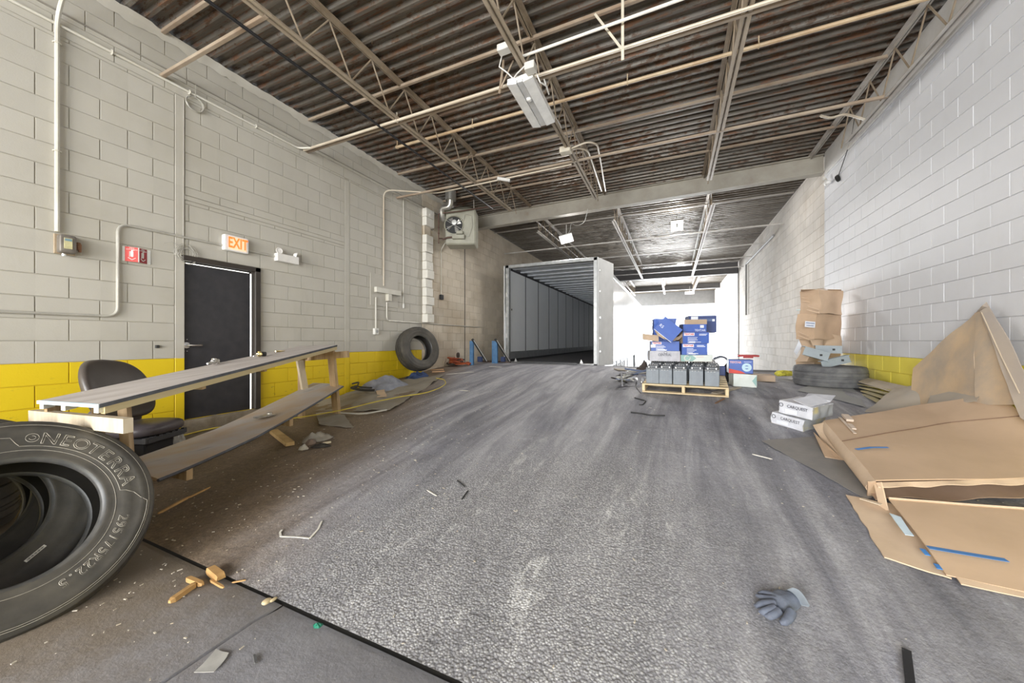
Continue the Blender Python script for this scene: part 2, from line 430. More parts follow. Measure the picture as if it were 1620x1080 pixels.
def slab_mat():
    m,nt,b=base('slab_concrete'); P=nt.nodes.new('ShaderNodeNewGeometry').outputs['Position']
    sp=nt.nodes.new('ShaderNodeSeparateXYZ'); nt.links.new(P,sp.inputs[0])
    n1=noisef(nt,P,3,7,.7); n2=noisef(nt,P,40,5,.7)
    c=ramp(nt,n1,[(.3,(.19,.187,.20)),(.7,(.30,.297,.315))]).outputs[0]
    br=mth(nt,'SUBTRACT',1,sstep(nt,mth(nt,'ADD',sp.outputs[0],mth(nt,'MULTIPLY',n1,1.2)),-2.1,-.9))
    c=mixc(nt,mth(nt,'MULTIPLY',br,.8),c,(.21,.16,.10)); nt.links.new(c,b.inputs['Base Color']); b.inputs['Roughness'].default_value=.7
    bump(nt,b,mth(nt,'ADD',n2,mth(nt,'MULTIPLY',n1,2)),.5,.006); return m
SLAB=slab_mat()
fl=thing('floor',None,None,(0,0,0),kind='structure')
def gfn(u,v):
    X=WL+(WR-WL)*u; Y=1.175+(9.3-1.175)*v
    n=.010*noise.noise(Vector((X*2.1,Y*.8,0)))+.006*noise.noise(Vector((X*6,Y*4,3)))+.0035*noise.noise(Vector((X*17,Y*13,9)))
    rut=.012*noise.noise(Vector((X*4.5,Y*.25,7)))*min(1,max(0,(Y-2)/1.5))
    return (X,Y,gz(X,Y)+(n+rut)*min(1,(Y-1.17)/.15+.15)*min(1,(9.35-Y)/.3))
part('ramp_surface',MB().grid(gfn,150,200),RAMP,fl,smooth=True,rec=False)
def slab(x0,x1,y0,y1):
    def f(u,v):
        g=lambda t,L: 0 if t<=0 else 1 if t>=1 else (.005/L if t<.03 else 1-.005/L if t>.97 else t)
        u=g(u,x1-x0); v=g(v,y1-y0); X=x0+(x1-x0)*u;Y=y0+(y1-y0)*v; e=min(u*(x1-x0),(1-u)*(x1-x0),v*(y1-y0),(1-v)*(y1-y0))
        return (X,Y,.004*noise.noise(Vector((X*3,Y*3,0)))-.018*max(0,1-e/.005))
    part('slab',MB().grid(f,40,30),SLAB,fl,smooth=True,rec=False)
slab(WL,-1.78,-3.0,1.171); slab(-1.77,.9,-3.0,1.171); slab(.91,WR,-3.0,1.171); slab(WL,-1.78,-7.2,-3.01); slab(-1.77,.9,-7.2,-3.01); slab(.91,WR,-7.2,-3.01)
b=MB(); b.box((-1.34,-3.0,-.07),(7.9,8.6,.09)); part('joint_fill',b,M_('joint_dirt',(.03,.026,.02)),fl)
b=MB(); b.box((-1.34,9.32,.03),(7.9,.06,1.28)); part('dock_face',b,M_('dock_face',(.22,.22,.22)),fl)
b=MB(); b.box((-1.34,21,-.62),(7.9,23.6,.06)); b.box((-1.34,50,-.64),(60,42,.04)); part('lower_floor',b,M_('yard',(.45,.45,.45),(.35,.35,.35),scale=1,rough=.8),fl)
b=MB()
for i in range(12):
    yy=rnd.uniform(1.2,1.24)
# ---- door
dr=thing('door_1',None,None,(WL,DY0,DZ0),kind='structure')
blk=M_('door_black',(.028,.028,.032),(.040,.038,.042),scale=9,rough=.42,bp=.1,bscale=30)
frm=M_('frame_brown_black',(.045,.035,.028),(.03,.025,.02),rough=.5)
b=MB(); b.box((WL-.055,(DY0+DY1-.07)/2,DZ0+.93),(.045,DY1-DY0-.09,1.86),bv=.003); door=part('door_leaf',b,blk,dr,world=True)
b=MB(); b.box((WL-.03,DY1-.035,(DZ0+DZ1)/2),(.14,.07,DZ1-DZ0),bv=.004); b.box((WL-.045,DY1-.075,(DZ0+DZ1)/2),(.06,.02,DZ1-DZ0),bv=.003)
b.box((WL-.03,(DY0+DY1)/2,DZ1-.03),(.14,DY1-DY0,.06),bv=.004); b.box((WL-.05,DY0+.006,(DZ0+DZ1)/2),(.10,.012,DZ1-DZ0)); part('door_frame',b,frm,dr,world=True)
b=MB(); b.box((WL-.17,(DY0+DY1)/2,1.33),(.03,1.1,2.1)); part('outer_screen',b,M_('outer_screen',(.8,.8,.8)),dr,world=True)
lt=emis('daylight_gap',(1,.98,.92),1.6)
b=MB(); b.box((WL-.034,DY1-.093,DZ0+.93),(.004,.012,1.86)); b.box((WL-.034,(DY0+DY1)/2-.03,DZ0+1.868),(.004,.70,.006)); part('daylight_gap',b,lt,dr,world=True)
b=MB(); hx=at(298,546,X=WL+.02); b.lathe([(0,.014),(.036,.013),(.044,0)],20,frame(Vector((WL-.033,hx.y,hx.z)),(0,1,0),z=(1,0,0)))
b.tube([(WL-.03,hx.y,hx.z),(WL+.03,hx.y,hx.z),(WL+.038,hx.y+.02,hx.z),(WL+.038,hx.y+.13,hx.z)],.013,8)
part('door_handle',b,M_('chrome',(.8,.8,.8),rough=.25,metal=1),door,world=True,smooth=True,label='chrome lever handle with a round rose')
b=MB(); 
for dz in(-.07,.07):
    for dy in(-.02,.01): b.box((WL-.03,hx.y+dy,hx.z+dz),(.003,.010,.008))
part('bare_spot',b,M_('chrome',(.8,.8,.8)),door,world=True,kind='stuff')
b=MB(); cz=(DZ0+.02)/2
def stepf(u,v):
    y=2.26+(3.62-2.26)*u; t=v
    prof=[(WL-.14,DZ0),(WL+.03,DZ0-.004),(WL+.045,DZ0-.03),(WL+.05,.05)]
    k=t*3; i=min(2,int(k)); f=k-i; x=prof[i][0]*(1-f)+prof[i+1][0]*f; z=prof[i][1]*(1-f)+prof[i+1][1]*f
    n=.012*noise.noise(Vector((y*7,z*9,x*6)))
    return (x+n,y,z+n*.5-(.02 if y>3.2 else 0)*(1 if i else 0))
b.grid(stepf,40,12); solo('trim_1',b,M_('rough_concrete',(.30,.26,.20),(.20,.16,.11),scale=8,rough=.9,bp=.8,bscale=40),kind='structure',smooth=True,rec=False)
# ---- deck
def deck_mat():
    m,nt,b=base('steel_deck'); P=nt.nodes.new('ShaderNodeNewGeometry').outputs['Position']
    sp=nt.nodes.new('ShaderNodeSeparateXYZ'); nt.links.new(P,sp.inputs[0])
    st=noisef(nt,mapv(nt,P,(.5,9,1)),1.0,7,.7); big=noisef(nt,P,.45,4,.6); fl_=noisef(nt,mapv(nt,P,(2.0,6,3)),3.2,7,.72)
    c=ramp(nt,st,[(.32,(.115,.10,.085)),(.5,(.175,.155,.13)),(.7,(.30,.285,.26))]).outputs[0]
    rz=sstep(nt,mth(nt,'ADD',fl_,mth(nt,'MULTIPLY',mth(nt,'SUBTRACT',big,.5),.55)),.50,.62)
    near=mth(nt,'SUBTRACT',1,sstep(nt,sp.outputs[1],6.5,11)) # the leaks and rust are in the near bay
    c=mixc(nt,mth(nt,'MULTIPLY',rz,mth(nt,'MULTIPLY_ADD',near,.65,.12)),c,(.115,.060,.030))
    fl2=sstep(nt,noisef(nt,mapv(nt,P,(1.2,22,1)),2.2,6,.7),.53,.62); c=mixc(nt,mth(nt,'MULTIPLY',fl2,mth(nt,'MULTIPLY_ADD',near,.7,.1)),c,(.20,.095,.05))
    nt.links.new(c,b.inputs['Base Color']); b.inputs['Metallic'].default_value=.5
    nt.links.new(mth(nt,'MULTIPLY_ADD',rz,.35,.38),b.inputs['Roughness'])
    bump(nt,b,fl_,.12,.003); return m
DECK=deck_mat()
ce=thing('ceiling',None,None,(0,0,ZC),kind='structure')
pitch=.1524; y=-7.2; dm=None
def deck_sheet():
    mb=MB(); prof=[]
    for k in range(6):
        o_=k*pitch; prof+=[(o_,0.0),(o_+.034,0.0),(o_+.044,.052),(o_+pitch-.010,.052)]
    prof.append((6*pitch,0.0))
    xs=[WL-.05+i*(WR-WL+.1)/8 for i in range(9)]
    for i in range(8):
        for j in range(len(prof)-1):
            a,b_=prof[j],prof[j+1]
            mb.add([(xs[i],a[0],a[1]),(xs[i+1],a[0],a[1]),(xs[i+1],b_[0],b_[1]),(xs[i],b_[0],b_[1])],[(0,3,2,1)])
    return mb.mesh('deck_sheet')
dm=deck_sheet(); dm.materials.append(DECK)
while y<28.8:
    o=D.objects.new('deck_sheet',dm); COL.objects.link(o); o.parent=ce; o.location=(0,y,0); y+=6*pitch
b=MB(); b.box((-1.34,10.8,.09),(8.4,36.5,.06)); part('roof_board',b,M_('roof_dark',(.05,.05,.05)),ce)
# hanging drips of plaster and screws under the near deck
b=MB()
for i in range(150):
    yy=rnd.uniform(.5,7.5); yy=round(yy/pitch)*pitch-7.2%pitch+.02; x=rnd.uniform(WL+.2,WR-.2); b.bar((x,yy,ZC),(x,yy,ZC-rnd.uniform(.02,.05)),.0035)
part('screw_points',b,M_('rust_dark',(.12,.07,.04)),ce,world=True,kind='stuff',rec=False)
# ---- beams
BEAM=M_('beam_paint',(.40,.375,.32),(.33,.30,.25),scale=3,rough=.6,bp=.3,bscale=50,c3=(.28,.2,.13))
def ibeam(name,p,q,h,wd,mat,label):
    p=Vector(p);q=Vector(q); t=thing(name,label,'beam',(p+q)/2)
    x=(q-p).normalized(); yv=Vector((-x.y,x.x,0)); L=(q-p).length; M=Matrix((x,yv,(0,0,1))).transposed().to_4x4(); M.translation=(p+q)/2
    b=MB(); b.box((0,0,-h/2),(L,.05,h-.03),M); part('web',b,mat,t,world=True)
    b=MB(); b.box((0,0,-h+.010),(L,wd,.02),M,bv=.004); part('bottom_flange',b,mat,t,world=True)
    b=MB(); b.box((0,0,-.010),(L,wd,.02),M,bv=.004); part('top_flange',b,mat,t,world=True)
    return t
bm1=ibeam('steel_beam',(WL,8.98,ZC),(WR,8.66,ZC),.355,.19,BEAM,'grey painted steel beam crossing the hall above the near edge of the trailer well')
bm2=ibeam('steel_beam',(WL,18.5,ZC-.06),(WR,18.5,ZC-.06),.50,.2,M_('beam_dark',(.13,.125,.125),rough=.55),'dark steel beam farther back, beyond the two joists with white lit edges')
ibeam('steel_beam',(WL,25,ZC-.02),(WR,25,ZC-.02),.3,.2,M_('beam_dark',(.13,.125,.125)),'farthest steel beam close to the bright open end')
b=MB()
for i in range(7):
    a=at(855+i*2.5+rnd.uniform(-6,6),345+rnd.uniform(-3,3),Y=8.74); b.box((a.x,8.785,a.z),(.05+rnd.random()*.06,.004,.03))
# ---- bar joists
JT=M_('joist_tan',(.32,.26,.19),(.22,.165,.11),scale=4,rough=.55,c3=(.2,.12,.07))
JB=M_('joist_bottom',(.42,.35,.27),(.32,.26,.19),scale=3,rough=.5)
JW=M_('joist_grey',(.55,.53,.50),(.42,.38,.34),scale=3,rough=.45)
_web={}
def joist(X,y0,y1,label,mc,mb_,zb=4.30,zt=4.79,pan=.6,yb1=None,simple=False,grp=None,yb0=None):
    t=thing('bar_joist',label,'joist',(X,y0,zb),group=grp)
    for nm,z,m,w_,a,c in(('top_chord',zt,mc,.045,y0,y1),('bottom_chord',zb,mb_,.036,yb0 or y0,yb1 or y1)):
        b=MB()
        for s_ in(-1,1):
            b.box((X+s_*(w_/2+.007),(a+c)/2,z+(.018 if nm[0]=='b' else -.0)),(.006,c-a,.045)) if 0 else None
            b.box((X+s_*(.010),(a+c)/2,z+.0),(.006,c-a,.05)); b.box((X+s_*(.010+w_/2),(a+c)/2,z+(-.022 if nm[0]=='b' else .022)),(w_,c-a,.006))
        part(nm,b,m,t,world=True,rec=False)
    y=y0+.15; k=0; n=0
    pts=[]
    while y<(yb1 or y1)+.31:
        pts.append((y,zt-.02 if k%2==0 else zb+.01)); y+=pan/2; k+=1
    for i in range(len(pts)-1):
        a=Vector((X,pts[i][0],pts[i][1])); c=Vector((X,min(pts[i+1][0],y1),pts[i+1][1]))
        key=(round((c-a).y,3),round((c-a).z,3))
        if key not in _web:
            q=MB(); q.tube([(0,0,0),c-a],.0095,6); _web[key]=q.mesh('web_bar',True); _web[key].materials.append(mc)
        o=D.objects.new('web_bar',_web[key]); COL.objects.link(o); o.parent=t; o.location=a-t.location
    return t
joist(-3.40,-7,8.75,'tan bar joist nearest the left wall, black pipe running beside it',JT,JB,yb1=7.55)
joist(-1.48,-7,8.75,'tan bar joist over the middle, white light fixture hung below its chord',JT,JB,yb1=7.65)
joist(.61,-7,8.7,'tan bar joist right of the light fixture, hall-side of the right wall joist',JT,JB,yb1=7.6)
joist(2.40,-7,8.6,'bar joist running tight along the right wall',JW,JW,yb1=7.0)
joist(-3.38,9.0,18.4,'bar joist behind the beam over the left of the trailer, pipe and floodlight beside it',JW,JW,yb0=9.3)
joist(-1.35,9.0,18.4,'bar joist with a white lit edge behind the beam just right of the trailer',JW,M_('joist_lit',(.75,.70,.66)),yb0=9.2)  # light from the far end is put into the pale lower chord colour
joist(.80,9.0,18.4,'bar joist with a white lit edge behind the beam right of the small square floodlights',JW,M_('joist_lit',(.75,.70,.66)),yb0=9.0)
joist(-2.3,18.6,25,'short bar joist with pale lit chord at the far end, left one by the trailer roof',JW,M_('joist_lit',(.75,.70,.66)))
joist(-.5,18.6,25,'short bar joist with pale lit chord at the far end, middle of three',JW,M_('joist_lit',(.75,.70,.66)))
joist(1.1,18.6,25,'short bar joist with pale lit chord at the far end, right one',JW,M_('joist_lit',(.75,.70,.66)))
# ---- bridging angles and pipes across the joists
TAN=M_('bridging_tan',(.38,.31,.235),(.27,.20,.14),scale=2.2,rough=.5,c3=(.26,.14,.07),sx=(1,1,1))
CREAM=M_('conduit_cream',(.60,.54,.44),(.48,.40,.30),scale=2,rough=.4)
GALV=M_('conduit_grey',(.62,.61,.58),(.5,.49,.46),scale=4,rough=.35,metal=.5)
def angle_bar(Y,z,x0,x1,label,m=TAN,w_=.032,grp=None):
    b=MB(); b.box(((x0+x1)/2,Y,z),(x1-x0,w_,.005)); b.box(((x0+x1)/2,Y-w_/2,z+w_/2),(x1-x0,.005,w_)); return solo('bridging_angle',b,m,label,'bridging',grp)
desc={2.10:'first row of bridging from the camera',3.88:'second row of bridging from the camera',5.90:'third row of bridging, ending above the leaning tyre'}
for Y in (2.10,3.88,5.90):
    angle_bar(Y,4.765,WL,2.40,'upper rusty angle bar of the '+desc[Y])
    angle_bar(Y,4.275,WL,2.40 if Y>2.2 else -3.4,'lower tan angle bar of the '+desc[Y])
angle_bar(7.50,4.765,WL,2.55,'upper angle bar just in front of the grey beam')
for i,Y in enumerate((10.4,11.2,13.2,15.1,17.0)):
    angle_bar(Y,4.765 if i in(0,) else 4.275,WL,WR-.02,'thin bridging bar behind the grey beam, row %s toward the far end'%('one two three four five'.split()[i]),JW,.03)
def pipe(name,pts,r,m,label,cat='pipe',clamps=(),bendr=.08,n=8,parts=None,group=None):
    b=MB().tube(bend(pts,bendr) if len(pts)>2 else pts,r,n)
    if not clamps: return solo(name,b,m,label,cat,group,smooth=True)
    t=thing(name,label,cat,pts[0],group=group); part('tube',b,m,t,world=True,smooth=True)
    for c,ax in clamps:
        c=Vector(c); q=MB()
        ring=[c+(Vector((0,math.cos(a),math.sin(a))) if ax=='x' else Vector((math.cos(a),0,math.sin(a))) if ax=='y' else Vector((math.cos(a),math.sin(a),0)))*(r+.008) for a in [2*PI*k/10 for k in range(10)]]
        q.tube(ring,.006,5,closed=True); 
        if ax=='x': q.bar(c+Vector((0,0,r+.008)),c+Vector((0,0,r+.09)),.01)
        part('clamp',q,m,t,world=True)
    return t
RUSTY=M_('pipe_rusty_cream',(.62,.50,.33),(.45,.30,.17),scale=2.5,rough=.5,c3=(.28,.13,.07))
pipe('sprinkler_pipe',[(-4.45,4.95,4.70),(2.35,4.95,4.70)],.022,RUSTY,'rust stained cream pipe on ring clamps, between second and third bridging rows',clamps=[((x,4.95,4.70),'x') for x in(-4.42,-2.9,-.55,.9)])
pipe('conduit_run',[(WL+.03,3.80,4.27),(1.9,3.80,4.27)],.017,CREAM,'straight cream conduit crossing the ceiling above the white fixture',clamps=[((-3.4,3.8,4.27),'x'),((-1.48,3.8,4.27),'x')])
pipe('conduit_run',[(-1.5,3.55,4.33),(1.2,3.60,4.40)],.014,M_('conduit_white',(.80,.77,.70)),'short bright white conduit right of the light fixture')
pipe('gas_pipe',[(-3.70,-.5,4.26),(-3.70,7.2,4.26)],.017,M_('black_pipe',(.02,.02,.022),rough=.35),'black iron pipe hung under the deck beside the left joist')
pipe('gas_pipe',[(-3.55,9.3,4.70),(-3.55,15.5,4.70)],.020,M_('pipe_bright',(.82,.8,.78),rough=.25,metal=.4),'bright pipe behind the beam holding the tilted floodlight')
# ================================================================ TEXT
def text_mesh(s,size,extr=.0,outline=0,align='CENTER',bold=0):
    cu=D.curves.new('t','FONT'); cu.body=s; cu.size=size; cu.align_x=align; cu.align_y='CENTER'; cu.extrude=extr; cu.offset=bold; cu.resolution_u=3
    if outline: cu.fill_mode='NONE'; cu.bevel_depth=outline; cu.bevel_resolution=0
    o=D.objects.new('t',cu); COL.objects.link(o); bpy.context.view_layer.update()
    me=D.meshes.new_from_object(o); D.objects.remove(o); D.curves.remove(cu); return me
def text_part(s,size,M,m,parent,extr=.0006,sx=1,bold=0,name='lettering'):
    me=text_mesh(s,size,extr,bold=bold); me.transform(Matrix.Diagonal((sx,1,1,1))); me.transform(M); me.name=name; me.materials.clear()
    return part(name,me,m,parent,world=True)
def wallM(p,side=1,off=.002):   # text frame on the left wall: x along +Y, y up, normal +X ; side -1 right wall
    return frame((p.x+side*off,p.y,p.z),(0,1*side,0),y=(0,0,1))
X0=WL
def wp(px,py,off=.0): return at(px,py,X=WL+off)
# ================================================================ LEFT WALL FITTINGS
a=wp(90,60,.02); bx=wp(88,366,.02)
WHITEC=M_('conduit_painted',(.64,.62,.55),(.55,.52,.44),scale=3,rough=.45)
yv=a.y
pipe('wall_conduit',[(WL+.55,yv,4.78),(WL+.025,yv,wp(90,45,.02).z+.12),(WL+.025,yv,bx.z)],.017,WHITEC,'painted conduit dropping the wall at far left into the metal switch box',bendr=.14,clamps=[((WL+.025,yv,wp(90,70).z),'z'),((WL+.025,yv,wp(89,240).z),'z')])
# switch box
p0=wp(80,398,.0); p1=wp(122,373,.0)
t=thing('switch_box','old grey steel switch box with yellowed sticker on the left wall','electrical box',(WL,(p0.y+p1.y)/2,p0.z))
yc=(p0.y+p1.y)/2; hy=(p1.y-p0.y)*.80; zc=(at(80,370,X=WL).z+p0.z)/2; hz=.185
OLD=M_('old_steel',(.24,.215,.185),(.16,.14,.12),scale=14,rough=.5,metal=.3,bp=.2)
b=MB(); b.box((WL+.008,yc,zc),(.016,hy,hz),bv=.003); part('back_plate',b,M_('box_tan',(.42,.33,.22),(.3,.22,.14),scale=20),t,world=True)
b=MB(); b.superbox((WL+.05,yc+.002,zc),(.09,hy*.82,hz*.92),8,12); part('cover',b,OLD,t,world=True,smooth=True)
b=MB(); b.box((WL+.098,yc-.0,zc+.003),(.004,.052,.100),bv=.001); part('sticker',b,M_('sticker_yellow',(.62,.57,.32),(.5,.45,.25),scale=30),t,world=True)
b=MB(); b.box((WL+.1008,yc,zc+.036),(.002,.044,.022)); part('sticker_header',b,M_('sticker_blue',(.20,.32,.38)),t,world=True)
b=MB(); b.box((WL+.04,yc+hy*.5+.012,zc),(.035,.03,.075),bv=.006); b.bar((WL+.05,yc+hy*.5+.02,zc+.02),(WL+.05,yc+hy*.5+.02,zc-.055),.018); part('lever',b,M_('lever_brown',(.30,.16,.08),(.22,.1,.05),scale=20),t,world=True)
b=MB(); b.lathe([(0,0),(.014,0),(.014,-.022),(0,-.024)],12,Matrix.Translation((WL+.05,yc-.015,zc-hz/2))); part('knockout_plug',b,M_('bright_metal',(.8,.8,.78),rough=.3,metal=.6),t,world=True)
# conduit to the exit sign
pts=[wp(-60,496,.02),wp(160,499.5,.02),wp(184,478,.02),wp(188,361,.02),wp(362,386,.02),wp(440,402,.02)]
za=pts[0].z; pts[0].z=pts[1].z; pts[3].y=pts[2].y=(pts[2].y+pts[3].y)/2; pts[2].z=pts[1].z; zt_=wp(230,362,.02).z; pts[3].z=pts[4].z=pts[5].z=zt_
pipe('wall_conduit',[pts[0],pts[2],pts[3],pts[5]],.0125,M_('conduit_worn',(.60,.58,.52),(.45,.43,.38),scale=5,rough=.4,metal=.3),'bare conduit stepping up and over the door to the exit sign',bendr=.10)
# extinguisher sign: bent plastic with two red faces
p0=wp(193,391);p1=wp(238,419); t=thing('extinguisher_sign','red and white fire extinguisher sign left of the black door','sign',(WL,(p0.y+p1.y)/2,p1.z))
ya,yb=p0.y,p1.y; zt2=wp(200,390).z; zb2=wp(200,413).z; ym=ya+(yb-ya)*.50; wh=M_('sign_white',(.80,.80,.76)); rd=M_('sign_red',(.72,.10,.09)); rd2=M_('sign_red_dark',(.42,.04,.05))
b=MB(); b.prism([(WL+.003,ya,zb2),(WL+.003,ya+.02,zb2),(WL+.003,ya+.02,zt2),(WL+.003,ya,zt2)],(.002,0,0)); b.prism([(WL+.003,yb-.03,zb2),(WL+.003,yb,zb2),(WL+.003,yb,zt2),(WL+.003,yb-.03,zt2)],(.002,0,0)); part('mounting_flange',b,wh,t,world=True)
apex=WL+.045
def signface(y0,x0,y1,x1,m,nm):
    q=MB(); n=Vector((y1-y0,-(x1-x0),0)).normalized(); n=Vector((abs(n.x),n.y if n.x>0 else -n.y,0))
    q.prism([(x0,y0,zb2),(x1,y1,zb2),(x1,y1,zt2),(x0,y0,zt2)],(.002,0,0)); f=part(nm,q,m,t,world=True)
    M=frame(Vector(((x0+x1)/2+.0035,(y0+y1)/2,(zb2+zt2)/2)),(x1-x0,y1-y0,0),y=(0,0,1)); W=math.hypot(x1-x0,y1-y0)
    q=MB(); q.superbox((0,.004,0),(W*.22,.062,.001),6,6,M); q.box((-.0,.042,0),(W*.10,.012,.001),M); q.box((W*.10,.044,0),(W*.16,.006,.001),M); q.bar(M@Vector((-W*.16,.03,0)),M@Vector((-W*.18,-.03,0)),.004)
    for s_ in(-1,1): q.bar(M@Vector((0,-.058,0)),M@Vector((s_*W*.28,-.036,0)),.005)
    part('pictogram',q,wh,t,world=True)
    text_part('FIRE',.020,M@Matrix.Translation((0,.064,0)),wh,t,sx=1.0); text_part('EXTINGUISHER',.0145,M@Matrix.Translation((0,.050,0)),wh,t,sx=.9*min(1,W/.105)); return f
signface(ya+.02,WL+.004,ym,apex,rd,'left_face'); signface(ym,apex,yb-.03,WL+.004,rd2,'right_face')
b=MB(); b.bar((apex+.001,ym,zb2),(apex+.001,ym,zt2),.007); part('fold_edge',b,wh,t,world=True)
# small black box, screw holes
p=wp(248,548); b=MB().box((WL+.012,p.y,p.z),(.024,.034,.034),bv=.004); solo('door_contact',b,M_('plastic_black',(.03,.03,.03)),'small black square contact beside the door frame','sensor')
# exit sign
p0=wp(351,392);p1=wp(389,395); p=wp(370,387)
t=thing('exit_sign','white exit sign with glowing orange red letters above the black door','exit sign',(WL,p.y,p.z-.09))
W=(wp(390,395,.05).y-wp(351,390,.05).y)
b=MB().superbox((WL+.035,p.y,p.z),(.07,W,.205),14,12); part('housing',b,M_('exit_white',(.85,.83,.80),rough=.35),t,world=True,smooth=True)
b=MB().box((WL+.071,p.y+.01,p.z),(.003,W*.72,.165)); part('face_panel',b,emis('exit_glow',(1,.55,.36),.35),t,world=True)
text_part('EXIT',.190,wallM(Vector((WL+.0735,p.y+.01,p.z))),emis('exit_red',(1,.13,.02),.9),t,sx=.60,bold=.004)
# emergency light
p=wp(451,409); Wd=wp(468,410,.05).y-wp(433,405,.05).y
t=thing('emergency_light','white emergency light unit with two round lamp heads right of the exit sign','emergency light',(WL,p.y,p.z-.06))
ew=M_('emergency_white',(.82,.79,.75),rough=.4); b=MB().box((WL+.04,p.y,p.z-.01),(.08,Wd,.115),bv=.006); part('housing',b,ew,t,world=True)
for yy,zz,rot,nm in((p.y-Wd*.36,p.z+.085,(.95,-.1,.1),1),(p.y+Wd*.40,p.z+.07,(.35,.75,-.25),2)):
    c=Vector((WL+.05,yy,zz)); F_=frame(c,(0,1,0),z=Vector(rot)); b=MB().lathe([(0,-.035),(.022,-.03),(.045,-.004),(.047,.006),(.040,.010),(.036,.004),(0,.004)],18,F_); b.tube([c,(WL+.05,yy,p.z+.045)],.008,6); part('lamp_head',b,ew,t,world=True,smooth=True)
# cable coils
def coil(name,c,r,turns,label,ax=(1,0,0),tail=None,seed=1,wob=.12,th=.0045,m=None):
    rr=random.Random(seed); F_=frame(c,(0,1,0),z=ax); b=MB()
    for k in range(turns):
        ph=rr.random()*6; e=rr.uniform(.9,1.08); dx,dy=rr.uniform(-wob,wob)*r,rr.uniform(-wob,wob)*r; tl=rr.uniform(-.2,.2)
        b.tube([F_@Vector((dx+r*e*math.cos(a),dy+r*math.sin(a)*(2-e),rr.uniform(.004,.018)+tl*r*.2*math.cos(a+ph))) for a in [2*PI*i/22 for i in range(22)]],th,5,closed=True)
    if tail: b.tube(tail,th,5)
    return solo(name,b,m or M_('cable_grey',(.42,.40,.35)),label,'cable coil',smooth=True)
c=wp(308,165,.01); coil('cable_coil',c,.085,7,'coil of grey cable hung high on the wall above the door',wob=.08,tail=[c+Vector((.02,0,.08)),c+Vector((.02,0,.23))])
c=wp(294,402,.02); coil('cable_coil',c,.088,7,'loose coil of wire hung at the top corner of the black door',wob=.3,seed=5,th=.003,tail=[c+Vector((.01,-.03,.06)),c+Vector((.02,-.14,.11)),c+Vector((.01,-.20,.08))])
pipe('wall_cable',[wp(290,400,.012),(WL+.012,wp(290,400).y,wp(291,160).z)],.004,M_('cable_grey',(.42,.40,.35)),'thin cable running straight down the strip above the door','cable')
# long conduits along top of the wall
zc_=4.265
pipe('wall_conduit',[(WL+.02,-.5,zc_),(WL+.02,3.72,zc_),(WL+.20,3.80,4.27)],.014,WHITEC,'long painted conduit running along the top of the left wall',bendr=.06,clamps=[((WL+.02,y,zc_),'y') for y in(1.7,2.35,3.1)])
b=MB().box((WL+.006,3.2,4.40),(.012,9.2,.012)); solo('wall_cable',b,M_('ledge_line',(.30,.28,.24)),'thin straight cable line along the wall just above the long conduit','cable')
# conduits near the heater
p=wp(607,330,.02); yq=p.y; zt3=wp(607,300,.02).z; jb=Vector((-1.56,5.95,4.27))
pipe('wall_conduit',[(WL+.02,yq,wp(606,452,.02).z),(WL+.02,yq,zt3),(WL+.9,yq+.55,4.30),(-2.9,5.95,4.26),jb],.014,CREAM,'cream conduit rising from the flat grey box and crossing to the ceiling junction box',bendr=.16)
t=thing('wireway_box','long flat grey wireway box left of the leaning tyre','electrical box',wp(610,466)); q0=wp(591,462);q1=wp(630,464)
b=MB().box((WL+.04,(q0.y+q1.y)/2,wp(610,461).z),(.08,q1.y-q0.y,.10),bv=.004); part('box_body',b,WHITEC,t,world=True)
b=MB().box((WL+.045,wp(612,475).y,wp(612,471).z),(.09,.10,.14),bv=.004); part('lower_box',b,WHITEC,t,world=True)
b=MB().box((WL+.009,(wp(585,460).y+wp(629,460).y)/2,wp(605,460).z),(.014,wp(629,460).y-wp(585,460).y,.62),bv=.002); part('back_board',b,PAINT,t,world=True)
p=wp(594,524,.03); yy=wp(594,500,.02).y
pipe('wall_conduit',[(WL+.03,yy,wp(594,470,.02).z),(WL+.03,yy,p.z+.03)],.013,WHITEC,'short conduit from the wireway down to the small outlet box')
t=thing('outlet_box','small white outlet box low on the wall above the yellow paint','outlet',(WL,yy,p.z-.05)); b=MB().box((WL+.03,yy,p.z),(.06,.10,.12),bv=.005); part('box_body',b,M_('outlet_white',(.74,.73,.69)),t,world=True)
b=MB().lathe([(0,0),(.03,0),(.03,.004),(0,.006)],14,frame((WL+.06,yy,p.z),(0,1,0),z=(1,0,0))); part('outlet_face',b,M_('grey_face',(.4,.4,.38)),t,world=True)
pts=[wp(612,478,.02),wp(612.5,505,.02),wp(700,514,.02),wp(770,519,.02)]; zz=wp(640,509,.02).z
pipe('wall_conduit',[(WL+.02,pts[0].y,pts[0].z),(WL+.02,pts[0].y,zz),(WL+.02,9.4,zz)],.012,M_('conduit_worn',(.60,.58,.52),(.45,.43,.38),scale=5,rough=.4,metal=.3),'bare conduit running low along the wall behind the leaning tyre to the trailer',bendr=.09)
y5=wp(638.5,400,.02).y
t=thing('pull_cord','thin painted conduit hanging down with a white plug end beside the jagged pilaster','conduit',(WL,y5,wp(638,488).z))
b=MB().tube([(WL+.015,y5,wp(639,316).z),(WL+.015,y5,wp(639,480).z)],.008,6); part('tube',b,WHITEC,t,world=True); b=MB().box((WL+.02,y5,wp(639,484).z),(.03,.035,.10),bv=.004); part('plug_end',b,M_('outlet_white',(.74,.73,.69)),t,world=True)
